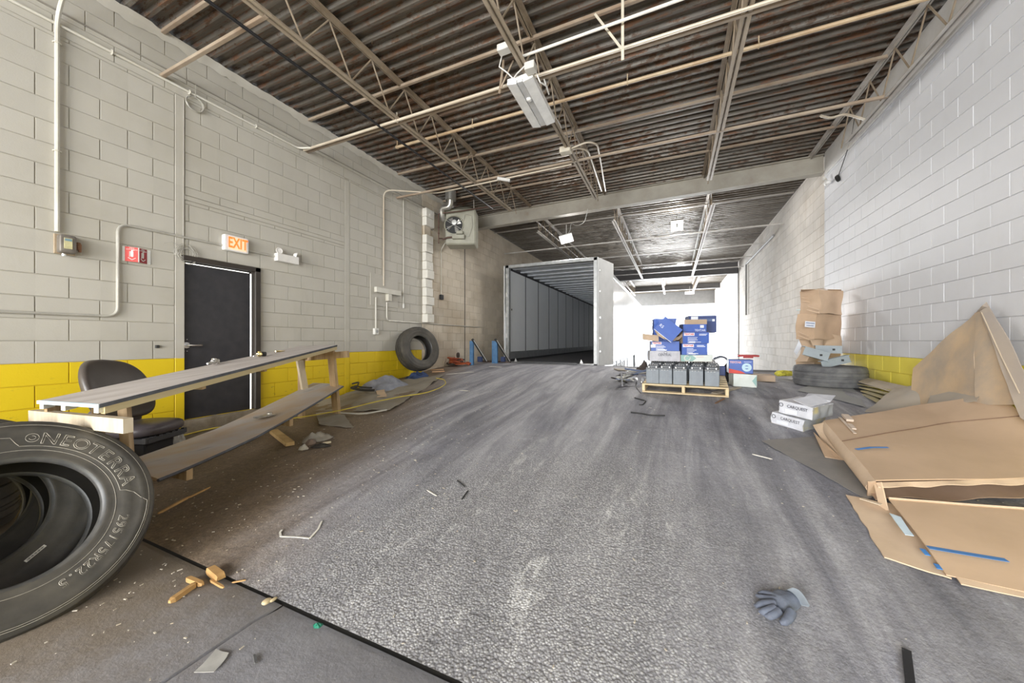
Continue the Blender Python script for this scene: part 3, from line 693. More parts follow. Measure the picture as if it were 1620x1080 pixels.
# jagged pilaster of white blocks
t=thing('trim_2',None,None,(WL,6.73,1.75),kind='structure'); b_=M_('pilaster_white',(.74,.72,.66),(.66,.63,.56),scale=4,rough=.6,bp=.3)
z=1.72; k=0; yA,yB=6.735,6.99
while z<4.36:
    gap=abs(z-3.77)<.1
    d=.125+(.03 if k%5==0 else 0)-(.02 if k%3==1 else 0)
    if not gap:
        w_=.255+(.05 if (k in(11,12,2)) else 0)
        b=MB().box((WL+d/2,yA+w_/2+rnd.uniform(-.004,.004),z+CH/2),(d,w_,CH-.009),bv=.007); part('block',b,b_,t,world=True)
        if k%2==0: part('chip',MB().box((WL+d+.004,yA+.14,z+.07),(.012,.05,.04),bv=.003),b_,t,world=True)
    z+=CH; k+=1
b=MB().box((WL+.03,yA+.13,3.0),(.05,.22,2.55)); part('mortar_core',b,BAREL,t,world=True)
# thermostat box and its conduit
y6=wp(698,440,.02).y; p=wp(698,470,.02)
pipe('wall_conduit',[(WL+.12,y6+.02,wp(700,386).z),(WL+.02,y6,wp(699,396).z),(WL+.02,y6,p.z+.04)],.010,WHITEC,'thin pale conduit from the heater down to the black box',bendr=.05)
b=MB().box((WL+.03,y6,p.z),(.06,.11,.12),bv=.006); b.box((WL+.062,y6,p.z),(.006,.06,.07),bv=.002); solo('control_box',b,M_('plastic_black',(.03,.03,.03)),'black control box on the bare block wall below the unit heater','electrical box')
# ---- unit heater
hd=8.85
A=at(706,380,d=hd); B=at(752,388,d=hd); T0=at(718,335,d=hd)
t=thing('unit_heater','boxy grey green gas unit heater hung under the beam end','heater',((A+B)/2))
HG=M_('heater_green',(.37,.36,.29),(.30,.29,.23),scale=5,rough=.45,bp=.1)
# heater body: fan face looks at the room, side panel towards the beam
C=at(731,363,d=8.95); F_=frame(C,(.93,.37,0),y=(-.37,.93,0)); Wd,Dp,Hh=.74,.50,.86
b=MB().box((0,0,0),(Wd,Dp,Hh),F_,bv=.03); part('casing',b,HG,t,world=True)
b=MB(); b.prism([F_@Vector(p) for p in((-.32,-Dp/2+.02,Hh/2),(.32,-Dp/2+.02,Hh/2),(.12,.0,Hh/2+.13),(-.12,.0,Hh/2+.13))],F_.to_3x3()@Vector((0,.24,0))); part('hood',b,HG,t,world=True)
FC=F_@Matrix.Translation((-.15,-Dp/2-.012,.03))@Matrix.Rotation(PI/2,4,'X')
b=MB().lathe([(.235,-.02),(.235,.012),(.215,.02),(.205,-.02)],28,FC); part('fan_ring',b,HG,t,world=True,smooth=True)
b=MB().lathe([(0,.0),(.205,.0)],28,FC); part('fan_opening',b,M_('opening_black',(.012,.012,.012)),t,world=True)
b=MB(); 
for k in range(4):
    a=k*PI/2+.5; b.add([FC@Vector((math.cos(a+o_)*r_,math.sin(a+o_)*r_,z_)) for r_,o_,z_ in((.05,-.2,.004),(.18,-.32,.004),(.18,.32,.03),(.05,.25,.012))],[(0,1,2,3)])
part('fan_blades',b,M_('fan_grey',(.30,.29,.27),rough=.4,metal=.5),t,world=True)
b=MB().lathe([(0,.07),(.06,.065),(.065,.0),(0,0)],16,FC@Matrix.Translation((.02,.05,0))); b.tube([FC@Vector((-.20,-.12,.035)),FC@Vector((.2,.12,.035))],.007,5); b.tube([FC@Vector((-.2,.12,.035)),FC@Vector((.2,-.12,.035))],.007,5); part('fan_motor',b,M_('bright_metal',(.8,.8,.78),rough=.3,metal=.6),t,world=True,smooth=True)
b=MB().box((-.03,-Dp/2-.05,-.27),(.30,.11,.10),F_,bv=.01); b.box((.0,-Dp/2-.06,-.17),(.16,.10,.08),F_,bv=.01); part('burner_box',b,HG,t,world=True)
b=MB().tube([F_@Vector(p) for p in((.10,-Dp/2-.01,-.25),(.22,-Dp/2-.02,-.25),(.30,-Dp/2-.02,0),(.28,-Dp/2-.02,.25),(.12,-Dp/2-.02,.28),(.08,-Dp/2-.01,.1))],.006,6); part('cable',b,M_('cable_grey',(.42,.40,.35)),t,world=True,smooth=True)
b=MB().tube([F_@Vector(p) for p in((-.42,-Dp/2-.05,-.33),(-.30,-Dp/2-.05,-.28),(-.16,-Dp/2-.05,-.27))],.02,8); part('gas_valve',b,M_('dark_brown_pipe',(.10,.05,.035)),t,world=True,smooth=True)
b=MB()
for x in(-.25,.28): b.bar(F_@Vector((x,.1,Hh/2)),F_@Vector((x,.1,Hh/2+.62)),.015)
part('hanger_rod',b,M_('joist_grey',(.55,.53,.50)),t,world=True)
DU=M_('duct_metal',(.62,.61,.57),(.48,.47,.43),scale=8,rough=.28,metal=.8)
pA=F_@Vector((-.44,.02,.36)); pB=at(699,327,d=9.0); pC=at(711,325,d=9.0); pD=at(712,302,d=9.0)
b=MB().tube(bend([F_@Vector((-.30,.0,.25)),at(700,348,d=8.7),at(698,329,d=8.6),at(712,328,d=8.55),at(713,312,d=8.5)],.12),.068,14); part('flue_elbow',b,DU,t,world=True,smooth=True)
b=MB().tube([at(713,317,d=8.5),Vector((at(713,317,d=8.5).x,at(713,317,d=8.5).y,4.84))],.125,18); part('flue_duct',b,DU,t,world=True,smooth=True)
g0=at(694,400,d=8.5); g1=at(694,335,d=8.5); DBP=M_('dark_brown_pipe',(.10,.05,.035))
pipe('gas_pipe',[at(694,385,d=8.6),at(694,338,d=8.6),at(730,333.5,d=8.6),at(800,323,d=8.75)],.013,DBP,'dark brown gas pipe with fittings around the unit heater',bendr=.03,clamps=[(at(694,y,d=8.6),'z') for y in(360,369)])
pipe('gas_pipe',[at(694,377,d=8.6),F_@Vector((-.36,-Dp/2+.05,-.28))],.012,DBP,'short dark gas pipe entering the heater valve')
# ================================================================ CEILING LIGHT AND HANGERS
def px(p): return p
c=at(837,160,z=4.08)
t=thing('light_fixture','white two lamp strip fixture hanging under the middle joist','light fixture',c)
L0=at(836,132,z=4.10); L1=at(852,196,z=4.06); ax=Vector((0,1,0)); ctr=Vector((-1.52,4.0,4.12)); F_=frame(ctr,(1,0,0),y=(0,1,-.05)); WF=M_('fixture_white',(.80,.79,.77),rough=.4); 
b=MB().box((-.0,0,.02),(.30,.80,.045),F_,bv=.004); part('housing',b,WF,t,world=True)
b=MB()
for s_ in(-1,1): b.prism([F_@Vector(p) for p in((s_*.04,-.40,-.005),(s_*.15,-.40,.0),(s_*.15,-.40,-.025),(s_*.04,-.40,-.045))],F_.to_3x3()@Vector((0,.80,0)))
part('reflector',b,M_('reflector_white',(.86,.86,.85),rough=.25),t,world=True)
b=MB().box((0,0,-.02),(.07,.80,.03),F_,bv=.004); part('centre_channel',b,M_('channel_grey',(.60,.60,.60),rough=.35),t,world=True)
b=MB().superbox((0,-.12,-.04),(.06,.06,.04),2.5,8,F_); part('sensor_knob',b,WF,t,world=True,smooth=True)
b=MB().box((.15,-.46,.03),(.11,.10,.08),F_,bv=.005); part('junction_box',b,M_('box_grey',(.62,.60,.55)),t,world=True)
b=MB(); b.tube([F_@Vector(p) for p in((-.08,-.40,.03),(-.12,-.46,.06),(-.22,-.46,.16),(-.20,-.44,.30))],.007,7); b.tube([F_@Vector(p) for p in((-.06,-.41,.03),(.0,-.46,.02),(.06,-.44,.08),(.08,-.38,.18))],.007,7); b.tube([F_@Vector(p) for p in((.18,-.42,.04),(.21,-.33,-.05),(.25,-.22,-.03),(.22,-.06,.0),(.20,-.18,.10))],.008,7)
part('power_cord',b,M_('cord_white',(.80,.78,.74)),t,world=True,smooth=True)
b=MB()
for y_ in(-.3,.3): b.bar(F_@Vector((.02,y_,.04)),F_@Vector((.02,y_,.22)),.008)
part('hanger',b,GALV,t,world=True)
q=at(798,77,z=4.42); b=MB().box(q,(.14,.10,.07),bv=.008); solo('junction_box',b,M_('outlet_white',(.74,.73,.69)),'white junction box at the chord left of the light fixture','electrical box')
q=at(795,115,z=4.3); b=MB(); b.bar(at(797,95,z=4.45),at(790,148,z=4.12),.018); b.bar(at(812,96,z=4.45),at(792,140,z=4.15),.014); solo('hanger_strut',b,TAN,'thin tan hanger strut left of the light fixture','hanger')
t=thing('hanger_bracket','cream steel drop hanger with a diagonal brace right of the light fixture','hanger',at(985,90,z=4.2))
b=MB(); b.bar(at(985,-10,z=4.75),at(985,95,z=3.95),.026,.006,up=(0,1,0)); part('drop_bar',b,M_('hanger_cream',(.68,.62,.5)),t,world=True)
b=MB(); b.bar(at(941,22,z=4.68),at(984,78,z=4.07),.022,.006,up=(0,1,0)); part('brace_bar',b,M_('hanger_cream',(.68,.62,.5)),t,world=True)
jb=at(895,238,z=4.27)
t=thing('junction_box','cream junction box with curved conduits below the middle joist','electrical box',jb); b=MB().box((0,0,0),(.17,.13,.09),Matrix.Translation(jb),bv=.006); part('box_body',b,M_('box_cream',(.66,.61,.5)),t,world=True)
e=at(955,303,z=4.45)
for k,(mx,my,ex,ey) in enumerate(((945,222,958,302),(930,232,952,302))):
    pts=[at(900,236,z=4.28),at(mx-15,my+2,z=4.32),at(mx,my+6,z=4.34),at((mx+ex)/2,(my+ey)/2+2,z=4.38),at(ex,ey,z=4.42)]
    b=MB().tube(bend(pts,.2),.014,7); part('conduit_bend',b,CREAM,t,world=True,smooth=True)
b=MB().tube(bend([at(895,232,z=4.3),at(886,215,z=4.3),at(888,200,z=4.3),at(878,185,z=4.3),at(866,165,z=4.28)],.1),.010,6); part('feed_cable',b,M_('cord_white',(.80,.78,.74)),t,world=True,smooth=True)
q0=at(787,282,z=4.2);q1=at(806,285,z=4.2); b=MB().tube([q0,q1],.03,10); solo('insulator_tube',b,M_('cord_white',(.80,.78,.74)),'short white tube hanging near the end of the left joist','tube',smooth=True)
def flood(px,py,d,w_,h_,label,tilt=(0,-.5,-.85),pw=48):
    c=at(px,py,d=d); z=Vector(tilt).normalized(); F_=frame(c,(1,0,0),z=z); t=thing('floodlight',label,'floodlight',c,group=None)
    part('housing',MB().box((0,0,-.02),(w_,h_,.04),F_,bv=.008),M_('fixture_white',(.80,.79,.77)),t,world=True)
    part('lens',MB().box((0,0,.004),(w_*.94,h_*.94,.012),F_,bv=.003),emis('flood_lens',(1,.98,.95),.55),t,world=True)
    l=D.lights.new('flood_lamp','AREA'); l.size=w_*.9; l.energy=pw; l.color=(1,.97,.93); lo=D.objects.new('flood_lamp',l); COL.objects.link(lo); lo.parent=t; lo.matrix_world=F_@Matrix.Translation((0,0,.02))@Matrix.Rotation(PI,4,'X')
    part('bracket',MB().box((0,h_*.1,.02),(w_*.16,h_*.4,.03),F_).tube([F_@Vector((0,0,-.04)),c+Vector((0,0,.4))],.01,6),M_('bright_metal',(.8,.8,.78)),t,world=True)
flood(896,378,9.9,.36,.30,'square white floodlight on the bright pipe above the trailer roof',(.2,-.45,-.8))
flood(1071,357,10.2,.33,.32,'square floodlight hanging right of the trailer, nearer of two',(0,-.75,-.6))
flood(1077,424,17.5,.42,.34,'square floodlight hanging right of the trailer, farther one by the dark beam',(0,-.75,-.6))
flood(1091,463,21.5,.5,.2,'small bright floodlight farthest down the hall',(0,-.75,-.6),30)
pipe('hanging_wire',[at(930,330,d=8.6),at(925,352,d=9.2),at(912,358,d=9.6),at(903,352,d=9.8),at(902,365,d=9.8),at(897,372,d=9.8)],.006,M_('cord_grey',(.5,.5,.48)),'grey wire looping from the beam to the tilted floodlight','cable',bendr=.3)
# ================================================================ RIGHT WALL FITTINGS
pr=at(1223,372,X=WR-.03); ps=at(1180,421,X=WR-.03)
pipe('wall_conduit',[(WR-.02,pr.y,pr.z),(WR-.02,ps.y,pr.z),(WR-.02,ps.y,2.3)],.03,M_('conduit_dark',(.30,.29,.28)),'large conduit on the far right wall turning down at its end',bendr=.05)
q=at(1309,289,X=WR-.06)
t=thing('motion_sensor','white corner sensor lamp at the end of the beam on the right wall','sensor',q); part('lamp_head',MB().superbox(q,(.10,.12,.08),2.6,8),M_('fixture_white',(.80,.79,.77)),t,world=True,smooth=True)
part('arm',MB().tube([q,q+Vector((.0,.06,.10))],.012,6).box(q+Vector((-.02,.10,.12)),(.04,.04,.06)),M_('box_grey',(.62,.60,.55)),t,world=True)
t=thing('hanging_lead','black lead with a coiled plug hanging down the right wall from the joist','cord',at(1325,287,X=WR-.02))
part('cord',MB().tube(bend([at(1352,185,X=WR-.03),at(1348,215,X=WR-.02),at(1338,245,X=WR-.02),at(1330,268,X=WR-.02),at(1324,284,X=WR-.02)],.2),.006,6),M_('plastic_black',(.03,.03,.03)),t,world=True,smooth=True)
q=at(1324,283,X=WR-.03); F_=frame(q,(0,1,.9),y=(0,-.9,1)); b=MB()
for k in range(4): b.tube([F_@Vector((.10*math.cos(a),.03*math.sin(a)+.006*k,.006*k)) for a in [2*PI*i/14 for i in range(14)]],.006,5,closed=True)
part('coiled_end',b,M_('plastic_black',(.03,.03,.03)),t,world=True,smooth=True)
pipe('conduit_run',[at(1298,183,z=4.45),at(1315,187,z=4.42),at(1335,180,z=4.42),at(1352,184,z=4.38),(2.40,at(1352,184,z=4.38).y,4.30)],.016,CREAM,'bent cream conduit reaching the end of the right wall joist','conduit',bendr=.1)
# ================================================================ TRAILER
TX0,TX1,TY,TZ0,TZ1,TL=-4.50,-1.83,9.62,.62,3.52,16.0
tr=thing('semi_trailer','long white dry van trailer with open rear doors, parked in the dock well','trailer',((TX0+TX1)/2,TY,-.59))
TW=M_('trailer_white',(.85,.86,.88),(.80,.81,.83),scale=2,rough=.18); TI=M_('liner_panel',(.92,.94,.96),(.88,.90,.92),scale=1.5,rough=.38); TG=M_('trailer_alu',(.50,.51,.52),(.38,.39,.40),scale=6,rough=.35,metal=.6); TD=M_('trailer_dark',(.06,.06,.065),rough=.6)
b=MB(); b.box(((TX0+TX1)/2,TY+TL/2,TZ0+.02),(TX1-TX0,TL,.12)); part('floor_deck',b,M_('trailer_floor',(.13,.12,.12),(.08,.075,.075),scale=6,rough=.6),tr,world=True)
b=MB(); b.box(((TX0+TX1)/2,TY+TL/2,TZ1-.02),(TX1-TX0-.02,TL,.02)); part('roof_skin',b,TG,tr,world=True)
n=26
for k in range(n):
    yy=TY+.35+k*(TL-.6)/n; b=MB().box(((TX0+TX1)/2,yy,TZ1-.055),(TX1-TX0-.16,.07,.045),bv=.006); part('roof_bow',b,M_('bow_metal',(.60,.63,.68),rough=.3,metal=.4),tr,world=True)
for k in range(13):
    w_=1.22; y0=TY+.18+k*w_
    if y0+w_>TY+TL: w_=TY+TL-y0
    b=MB().box((TX0+.05,y0+w_/2,(TZ0+.35+TZ1-.12)/2),(.015,w_-.045,TZ1-TZ0-.47),bv=.003); part('liner_panel',b,TI,tr,world=True); part('seam_strip',MB().box((TX0+.060,y0+w_,(TZ0+.35+TZ1-.12)/2),(.008,.045,TZ1-TZ0-.47)),M_('seam_grey',(.10,.10,.11)),tr,world=True)
    b=MB().box((TX1-.05,y0+w_/2,(TZ0+.35+TZ1-.12)/2),(.015,w_-.045,TZ1-TZ0-.47),bv=.003); part('liner_panel',b,TI,tr,world=True)
    b=MB().box((TX1-.004,y0+w_/2,(TZ0+.22+TZ1-.14)/2),(.012,w_-.006,TZ1-TZ0-.36),bv=.002); part('outer_panel',b,TW,tr,world=True)
    b=MB().box((TX0+.004,y0+w_/2,(TZ0+.22+TZ1-.14)/2),(.012,w_-.006,TZ1-TZ0-.36),bv=.002); part('outer_panel',b,TW,tr,world=True)
b=MB()
for x in(TX0+.035,TX1-.035): b.box((x,TY+TL/2,(TZ0+TZ1)/2),(.02,TL,TZ1-TZ0-.1))
part('wall_core',b,TD,tr,world=True)
b=MB().box((TX0+.058,TY+TL/2,TZ0+.25),(.02,TL,.22)); b.box((TX1-.058,TY+TL/2,TZ0+.25),(.02,TL,.22)); part('scuff_band',b,TG,tr,world=True)
b=MB()
for x in(TX0,TX1): b.box((x,TY+TL/2,TZ1-.06),(.03,TL,.13),bv=.006)
part('top_rail',b,TG,tr,world=True)
b=MB()
for x in(TX0,TX1): b.box((x,TY+TL/2,TZ0+.10),(.035,TL,.20),bv=.006)
part('bottom_rail',b,M_('rail_white',(.80,.81,.82),rough=.25,metal=.2),tr,world=True)
b=MB().box(((TX0+TX1)/2,TY+TL,(TZ0+TZ1)/2),(TX1-TX0,.04,TZ1-TZ0)); part('front_wall',b,TI,tr,world=True)
# rear frame
FR=M_('rear_frame',(.46,.47,.47),(.33,.34,.34),scale=8,rough=.4,metal=.5,bp=.15)
posts=[]
for x,nm in((TX0,'left'),(TX1,'right')):
    b=MB().box((x+(.05 if nm=='left' else -.05),TY+.05,(TZ0+TZ1)/2),(.10,.14,TZ1-TZ0),bv=.008); posts.append(part('rear_post',b,FR,tr,world=True))
b=MB().box(((TX0+TX1)/2,TY+.05,TZ1-.045),(TX1-TX0,.14,.09),bv=.008); 
for k in range(40): b.box((TX0+.1+k*.065,TY-.022,TZ1-.015+rnd.uniform(-.004,.004)),(.04,.01,.012)) if k%3 else None
part('rear_header',b,FR,tr,world=True)
b=MB().box(((TX0+TX1)/2,TY+.05,TZ0+.025),(TX1-TX0,.14,.09),bv=.008); part('rear_sill',b,FR,tr,world=True)
for zz in(.30,.95,1.55,2.15,2.70): part('hinge',MB().box((TX0+.035,TY-.035,TZ0+zz-.12),(.045,.035,.13),bv=.006),M_('hinge_bright',(.72,.72,.7),rough=.3,metal=.6),posts[0],world=True)
# right door folded back along the side, standing off it
H0=Vector((TX1+.03,TY-.02,0)); dd=Vector((.24,1.0,0)); dn=Vector((1.0,-.24,0)).normalized()
F_=frame(H0,dd,y=(0,0,1)); Wd=dd.length; zl,zh=TZ0+.01,TZ1-.015
b=MB().prism([H0+Vector((0,0,zl)),H0+dd+Vector((0,0,zl)),H0+dd+Vector((0,0,zh)),H0+Vector((0,0,zh))],-dn*.035); dp=part('rear_door',b,M_('door_skin',(.70,.71,.71),(.62,.63,.63),scale=3,rough=.35),tr,world=True)
for zz in(.4,.75,1.3,2.0,2.55): part('hinge',MB().box(H0+dd*.10+Vector((0,0,TZ0+zz))+dn*.006,(.03,.05,.04)),M_('hinge_bright',(.72,.72,.7)),dp,world=True)
for f_ in(.25,.8): part('lock_rod',MB().tube([H0+dd*f_-dn*.06+Vector((0,0,zl)),H0+dd*f_-dn*.06+Vector((0,0,zh))],.014,8),TG,dp,world=True,smooth=True)
# left door folded back along the other side
H1=Vector((TX0-.03,TY-.02,0)); d1=Vector((-.20,1.20,0)); b=MB().prism([H1+Vector((0,0,zl)),H1+d1+Vector((0,0,zl)),H1+d1+Vector((0,0,zh)),H1+Vector((0,0,zh))],(-.03,0,0)); part('rear_door',b,M_('door_skin',(.70,.71,.71)),tr,world=True)
part('wall_plate',MB().box((TX0+.062,TY+.28,TZ0+1.62),(.006,.05,.05),bv=.001),TD,tr,world=True)
# running gear
def wheel(M,name='wheel'):
    b=MB().lathe([(.28,-.11),(.47,-.12),(.505,-.09),(.505,.09),(.47,.12),(.28,.11),(.26,.04),(.1,.05),(0,.05)],24,M); return b
for yy in(TY+1.6,TY+2.9):
    for x in(TX0+.28,TX0+.6,TX1-.28,TX1-.6): part('wheel',wheel(frame((x,yy,-.085),(0,1,0),z=(1 if x>-3 else -1,0,0))),M_('wheel_rubber',(.03,.03,.03),rough=.7),tr,world=True,smooth=True)
    part('axle',MB().tube([(TX0+.3,yy,-.085),(TX1-.3,yy,-.085)],.06,8),TD,tr,world=True)
for x in(TX0+.8,TX1-.8): part('chassis_rail',MB().box((x,TY+TL/2,TZ0-.14),(.1,TL-.6,.24)),TD,tr,world=True)
for x in(TX1-.25,TX0+.25): part('landing_leg',MB().box((x,TY+12.6,.0),(.12,.12,1.18)),TG,tr,world=True)
for k in range(4): part('side_skirt_post',MB().tube(bend([(TX1-.04,TY+3.8+k*1.1,TZ0+.02),(TX1-.02,TY+3.8+k*1.1,.1),(TX1-.02,TY+4.1+k*1.1,-.4)],.2),.02,6),M_('rail_white',(.80,.81,.82)),tr,world=True)
b=MB().box((TX1-.1,TY+4.6,.0),(.03,4.0,.85)); part('side_skirt',b,TD,tr,world=True)
# dock plate at the sill
t=thing('dock_plate','dark steel dock plate lying across the trailer sill','dock plate',(-3.1,9.5,.70)); part('plate',MB().box((-3.15,9.48,.715),(1.75,.55,.02),bv=.004),M_('plate_dark',(.10,.10,.105),rough=.5,metal=.5),t,world=True)
for x in(-4.05,-2.2): part('lug',MB().prism([(x,9.22,.72),(x+.08,9.22,.72),(x+.03,9.22,.82)],(0,.02,0)),M_('hinge_bright',(.72,.72,.7)),t,world=True)
# blue dock supports
BLU=M_('post_blue',(.10,.24,.44),(.07,.16,.30),scale=6,rough=.5)
for i,(px0,px1,lab) in enumerate(((746.5,769.5,'left blue dock post with black prop arm against the block wall'),(783,806,'blue dock post with black prop arm close to the trailer corner'))):
    d=9.35+i*.6; base_=at(px0+2,573,d=d); top=at(px0,539,d=d); t=thing('dock_post',lab,'dock equipment',(base_.x,base_.y,.62))
    zb_=.665; wv=.10+.06*i
    part('post',MB().box((top.x,top.y,(zb_+top.z)/2),(wv,.08,top.z-zb_),bv=.008),BLU,t,world=True)
    e=at(px1,571,d=d+.1); 
    part('prop_arm',MB().bar(at(px0+.5,536,d=d-.08),e,.05),M_('plastic_black',(.03,.03,.03)),t,world=True); part('arm_edge',MB().bar(at(px0+3,538,d=d-.1),at(px1+.7,571,d=d+.06),.014),M_('bright_metal',(.8,.8,.78)),t,world=True)
    part('base_bracket',MB().box(at(px0+13,568,d=d+.15),(.12,.1,.14),bv=.01),M_('post_navy',(.03,.05,.13)),t,world=True)
b=MB().box((-4.72,9.30,.70),(1.0,.10,.05),bv=.004); solo('kerb_angle',b,M_('rust_angle',(.14,.09,.07),(.07,.06,.05),scale=12),'rusty steel edge angle between the dock posts','edge angle')
# ================================================================ TYRES
RUB=M_('rubber',(.045,.041,.035),(.090,.080,.064),scale=5,rough=.62,bp=.2,bscale=40,pos=False,lo=.4,hi=.72,c3=(.16,.14,.115)); RUBIN=M_('rubber_inside',(.022,.021,.020),(.035,.03,.025),scale=6,rough=.75); BEADM=M_('bead_rubber',(.10,.095,.085),(.05,.05,.05),scale=9,rough=.42,c3=(.30,.28,.25),pos=False)
RUBG=M_('rubber_dusty',(.10,.10,.105),(.17,.17,.17),scale=8,rough=.8,bp=.2,pos=False)
def tyre(name,label,M,group=None,rub=None,lugs=False,R=.515,seg=96):
    rub=rub or RUB; t=thing(name,label,'tyre',M=M,group=group); W=.145; k=R/.515
    tread=[]
    zs=[-.115,-.075,-.072,-.062,-.059,-.022,-.019,-.009,-.006,.006+.03*0,.009,.019,.022,.059,.062,.072,.075,.115]
    rr=[0,0,-.013,-.013,0,0,-.013,-.013,0,0,-.013,-.013,0,0,-.013,-.013,0,0]
    prof=[(k*(.515-.012*(z/.115)**4+r_),z) for z,r_ in zip(zs,rr)]
    # shoulders
    prof=[(k*.492,-.135)]+prof+[(k*.492,.135)]
    b=MB()
    if not lugs: b.lathe(prof,seg)
    else:
        P=len(prof)
        for i in range(seg):
            a=2*PI*i/seg; dr=-.010*k if i%4==0 else 0
            for r_,z in prof: b.v.append(Vector(((r_+(dr if abs(z)>.058 else 0))*math.cos(a),(r_+(dr if abs(z)>.058 else 0))*math.sin(a),z)))
        for i in range(seg):
            j=(i+1)%seg
            for q in range(P-1): b.f.append((i*P+q,j*P+q,j*P+q+1,i*P+q+1))
    part('tread',b,rub,t,smooth=30)
    for s_ in(1,-1):
        side=[(.492,.135),(.480,.141),(.472,.141),(.468,.145),(.44,.150),(.435,.147),(.40,.1495),(.37,.148),(.365,.1455),(.34,.142),(.322,.136),(.312,.138),(.304,.134)]
        part('sidewall',MB().lathe([(k*r_,s_*z) for r_,z in side],seg),rub,t,smooth=50)
        part('bead',MB().lathe([(k*.304,s_*.134),(k*.292,s_*.128),(k*.286,s_*.112),(k*.290,s_*.098),(k*.30,s_*.092)],seg),BEADM if rub is RUB else rub,t,smooth=60)
    part('inner_liner',MB().lathe([(k*.30,.092),(k*.36,.115),(k*.43,.120),(k*.470,.095),(k*.478,0),(k*.470,-.095),(k*.43,-.120),(k*.36,-.115),(k*.30,-.092)],seg),RUBIN,t,smooth=60)
    return t
S_=.8666
up_=Vector((0,0,1)); tc=Vector((-2.846*1.0,.589,-.846))
az,el=-.058,.489
nrm=Vector((math.cos(el)*math.cos(az),math.cos(el)*math.sin(az),math.sin(el)))
u=nrm.cross(Vector((0,0,1))).normalized(); v=u.cross(nrm)
def tyreM(c,n=nrm):
    n=Vector(n).normalized(); u=n.cross(Vector((0,0,1))).normalized(); v=n.cross(u); M=Matrix((u,v,n)).transposed().to_4x4(); M.translation=c; return M
tc=tc+Vector((0,0,CZ))
c1=tc-nrm*.145
t1=tyre('tyre','big truck tyre in the left foreground with outlined raised lettering, leaning on others',tyreM(c1))
# raised outlined lettering bent round the sidewall
LET=M_('lettering_grey',(.50,.47,.40),(.34,.31,.26),scale=30,rough=.6,pos=False)
def bent(s,size,rad,ang,sx=1.0,th=.0016,spacing=1.0,par=None,m=LET):
    me=text_mesh(s,size,0,outline=th); 
    for vv in me.vertices:
        x,y=vv.co.x*sx,vv.co.y; r_=rad+y; a=ang-x/rad; vv.co=Vector((r_*math.cos(a),r_*math.sin(a),.1485+vv.co.z*.8))
    me.name='lettering'; me.materials.clear(); return part('lettering',me,m,par or side1)
def angpx(px_,py_):   # direction on the tyre face seen at a point of the photograph
    r_=ray(px_,py_); o_=Vector((0,0,CZ)); P=t1.matrix_world.inverted(); a=P@o_; b_=P.to_3x3()@r_; s_=(.149-a.z)/b_.z; q=a+b_*s_; return math.atan2(q.y,q.x),q.xy.length
a0,r0=angpx(80,693); a1,r1=angpx(208,756); a2,r2=angpx(198,818); a3,r3=angpx(100,922)
am,rm=angpx(150,712)
def letters(s,rad,aa,ab,size,sx=1.0,th=.0016):
    n=len(s)
    for i,ch in enumerate(s):
        if ch==' ': continue
        bent(ch,size,rad,aa+(ab-aa)*i/(n-1),sx,th)
side1=[c_ for c_ in D.objects if c_.parent==t1 and c_.name.startswith('sidewall')][0]; t1_=t1; t1=side1
letters('NEOTERRA',r0-.004,a0,a1,.082,1.0)
b_s,_=angpx(52,689)
b=MB().tube([( (r0)*math.cos(b_s)+.022*math.cos(q),(r0)*math.sin(b_s)+.022*math.sin(q),.1485) for q in [2*PI*i/16 for i in range(16)]],.0012,5,closed=True); b.tube([((r0)*math.cos(b_s)+.011*math.cos(q),(r0)*math.sin(b_s)+.011*math.sin(q),.1485) for q in [2*PI*i/12 for i in range(10)]],.0012,5); part('emblem',b,LET,t1)
letters('295/75R22.5',(r2+r3)/2-.003,a2,a3,.058,1.0,.0013)
def ringline(rad,aa,ab,n=40,th=.0011,z=.1487): return MB().tube([(rad*math.cos(aa+(ab-aa)*i/n),rad*math.sin(aa+(ab-aa)*i/n),z) for i in range(n+1)],th,5)
g0,_=angpx(23,695); g1,_=angpx(220,795); part('outline_band',ringline(.463,g0+.25,g1+.02),LET,t1); part('outline_band',ringline(.357,b_s+.10,a1-.12),LET,t1)
b=MB().tube([(r_*math.cos(q),r_*math.sin(q),.1487) for q,r_ in((a1-.12,.357),(a1-.14,.38),(a1-.20,.41),(a1-.28,.435),(g1+.02,.463))],.0012,5); part('outline_band',b,LET,t1)
b=MB().tube([(r_*math.cos(q),r_*math.sin(q),.1487) for q,r_ in((b_s+.10,.360),(b_s+.13,.375),(b_s+.17,.405),(b_s+.30,.415),(b_s+.6,.42))],.0012,5); part('outline_band',b,LET,t1)
part('outline_band',MB().tube([(.4715*math.cos(a),.4715*math.sin(a),.1425) for a in [2*PI*i/96 for i in range(96)]],.0012,5,closed=True),LET,t1)
part('outline_band',MB().tube([(.338*math.cos(a),.338*math.sin(a),.1425) for a in [2*PI*i/96 for i in range(96)]],.0010,5,closed=True),LET,t1)
t1=t1_; n2=Vector((.93,-.10,.36)); c2=c1-nrm*.30+Vector((.0,.03,-.02))
pu=(up_ - nrm*up_.dot(nrm)).normalized(); pl=nrm.cross(pu).normalized(); pl=pl if pl.y<0 else -pl
c2=c1-nrm*.302+pu*.15+pl*.11
t2=tyre('tyre','second truck tyre of the leaning stack, seen through the hole of the lettered one',tyreM(c2))
q=Vector((0,0,0)); stk=t2.matrix_world
ai=-1.1; bl=at(57,875,d=2.75)
Mi=t2.matrix_world
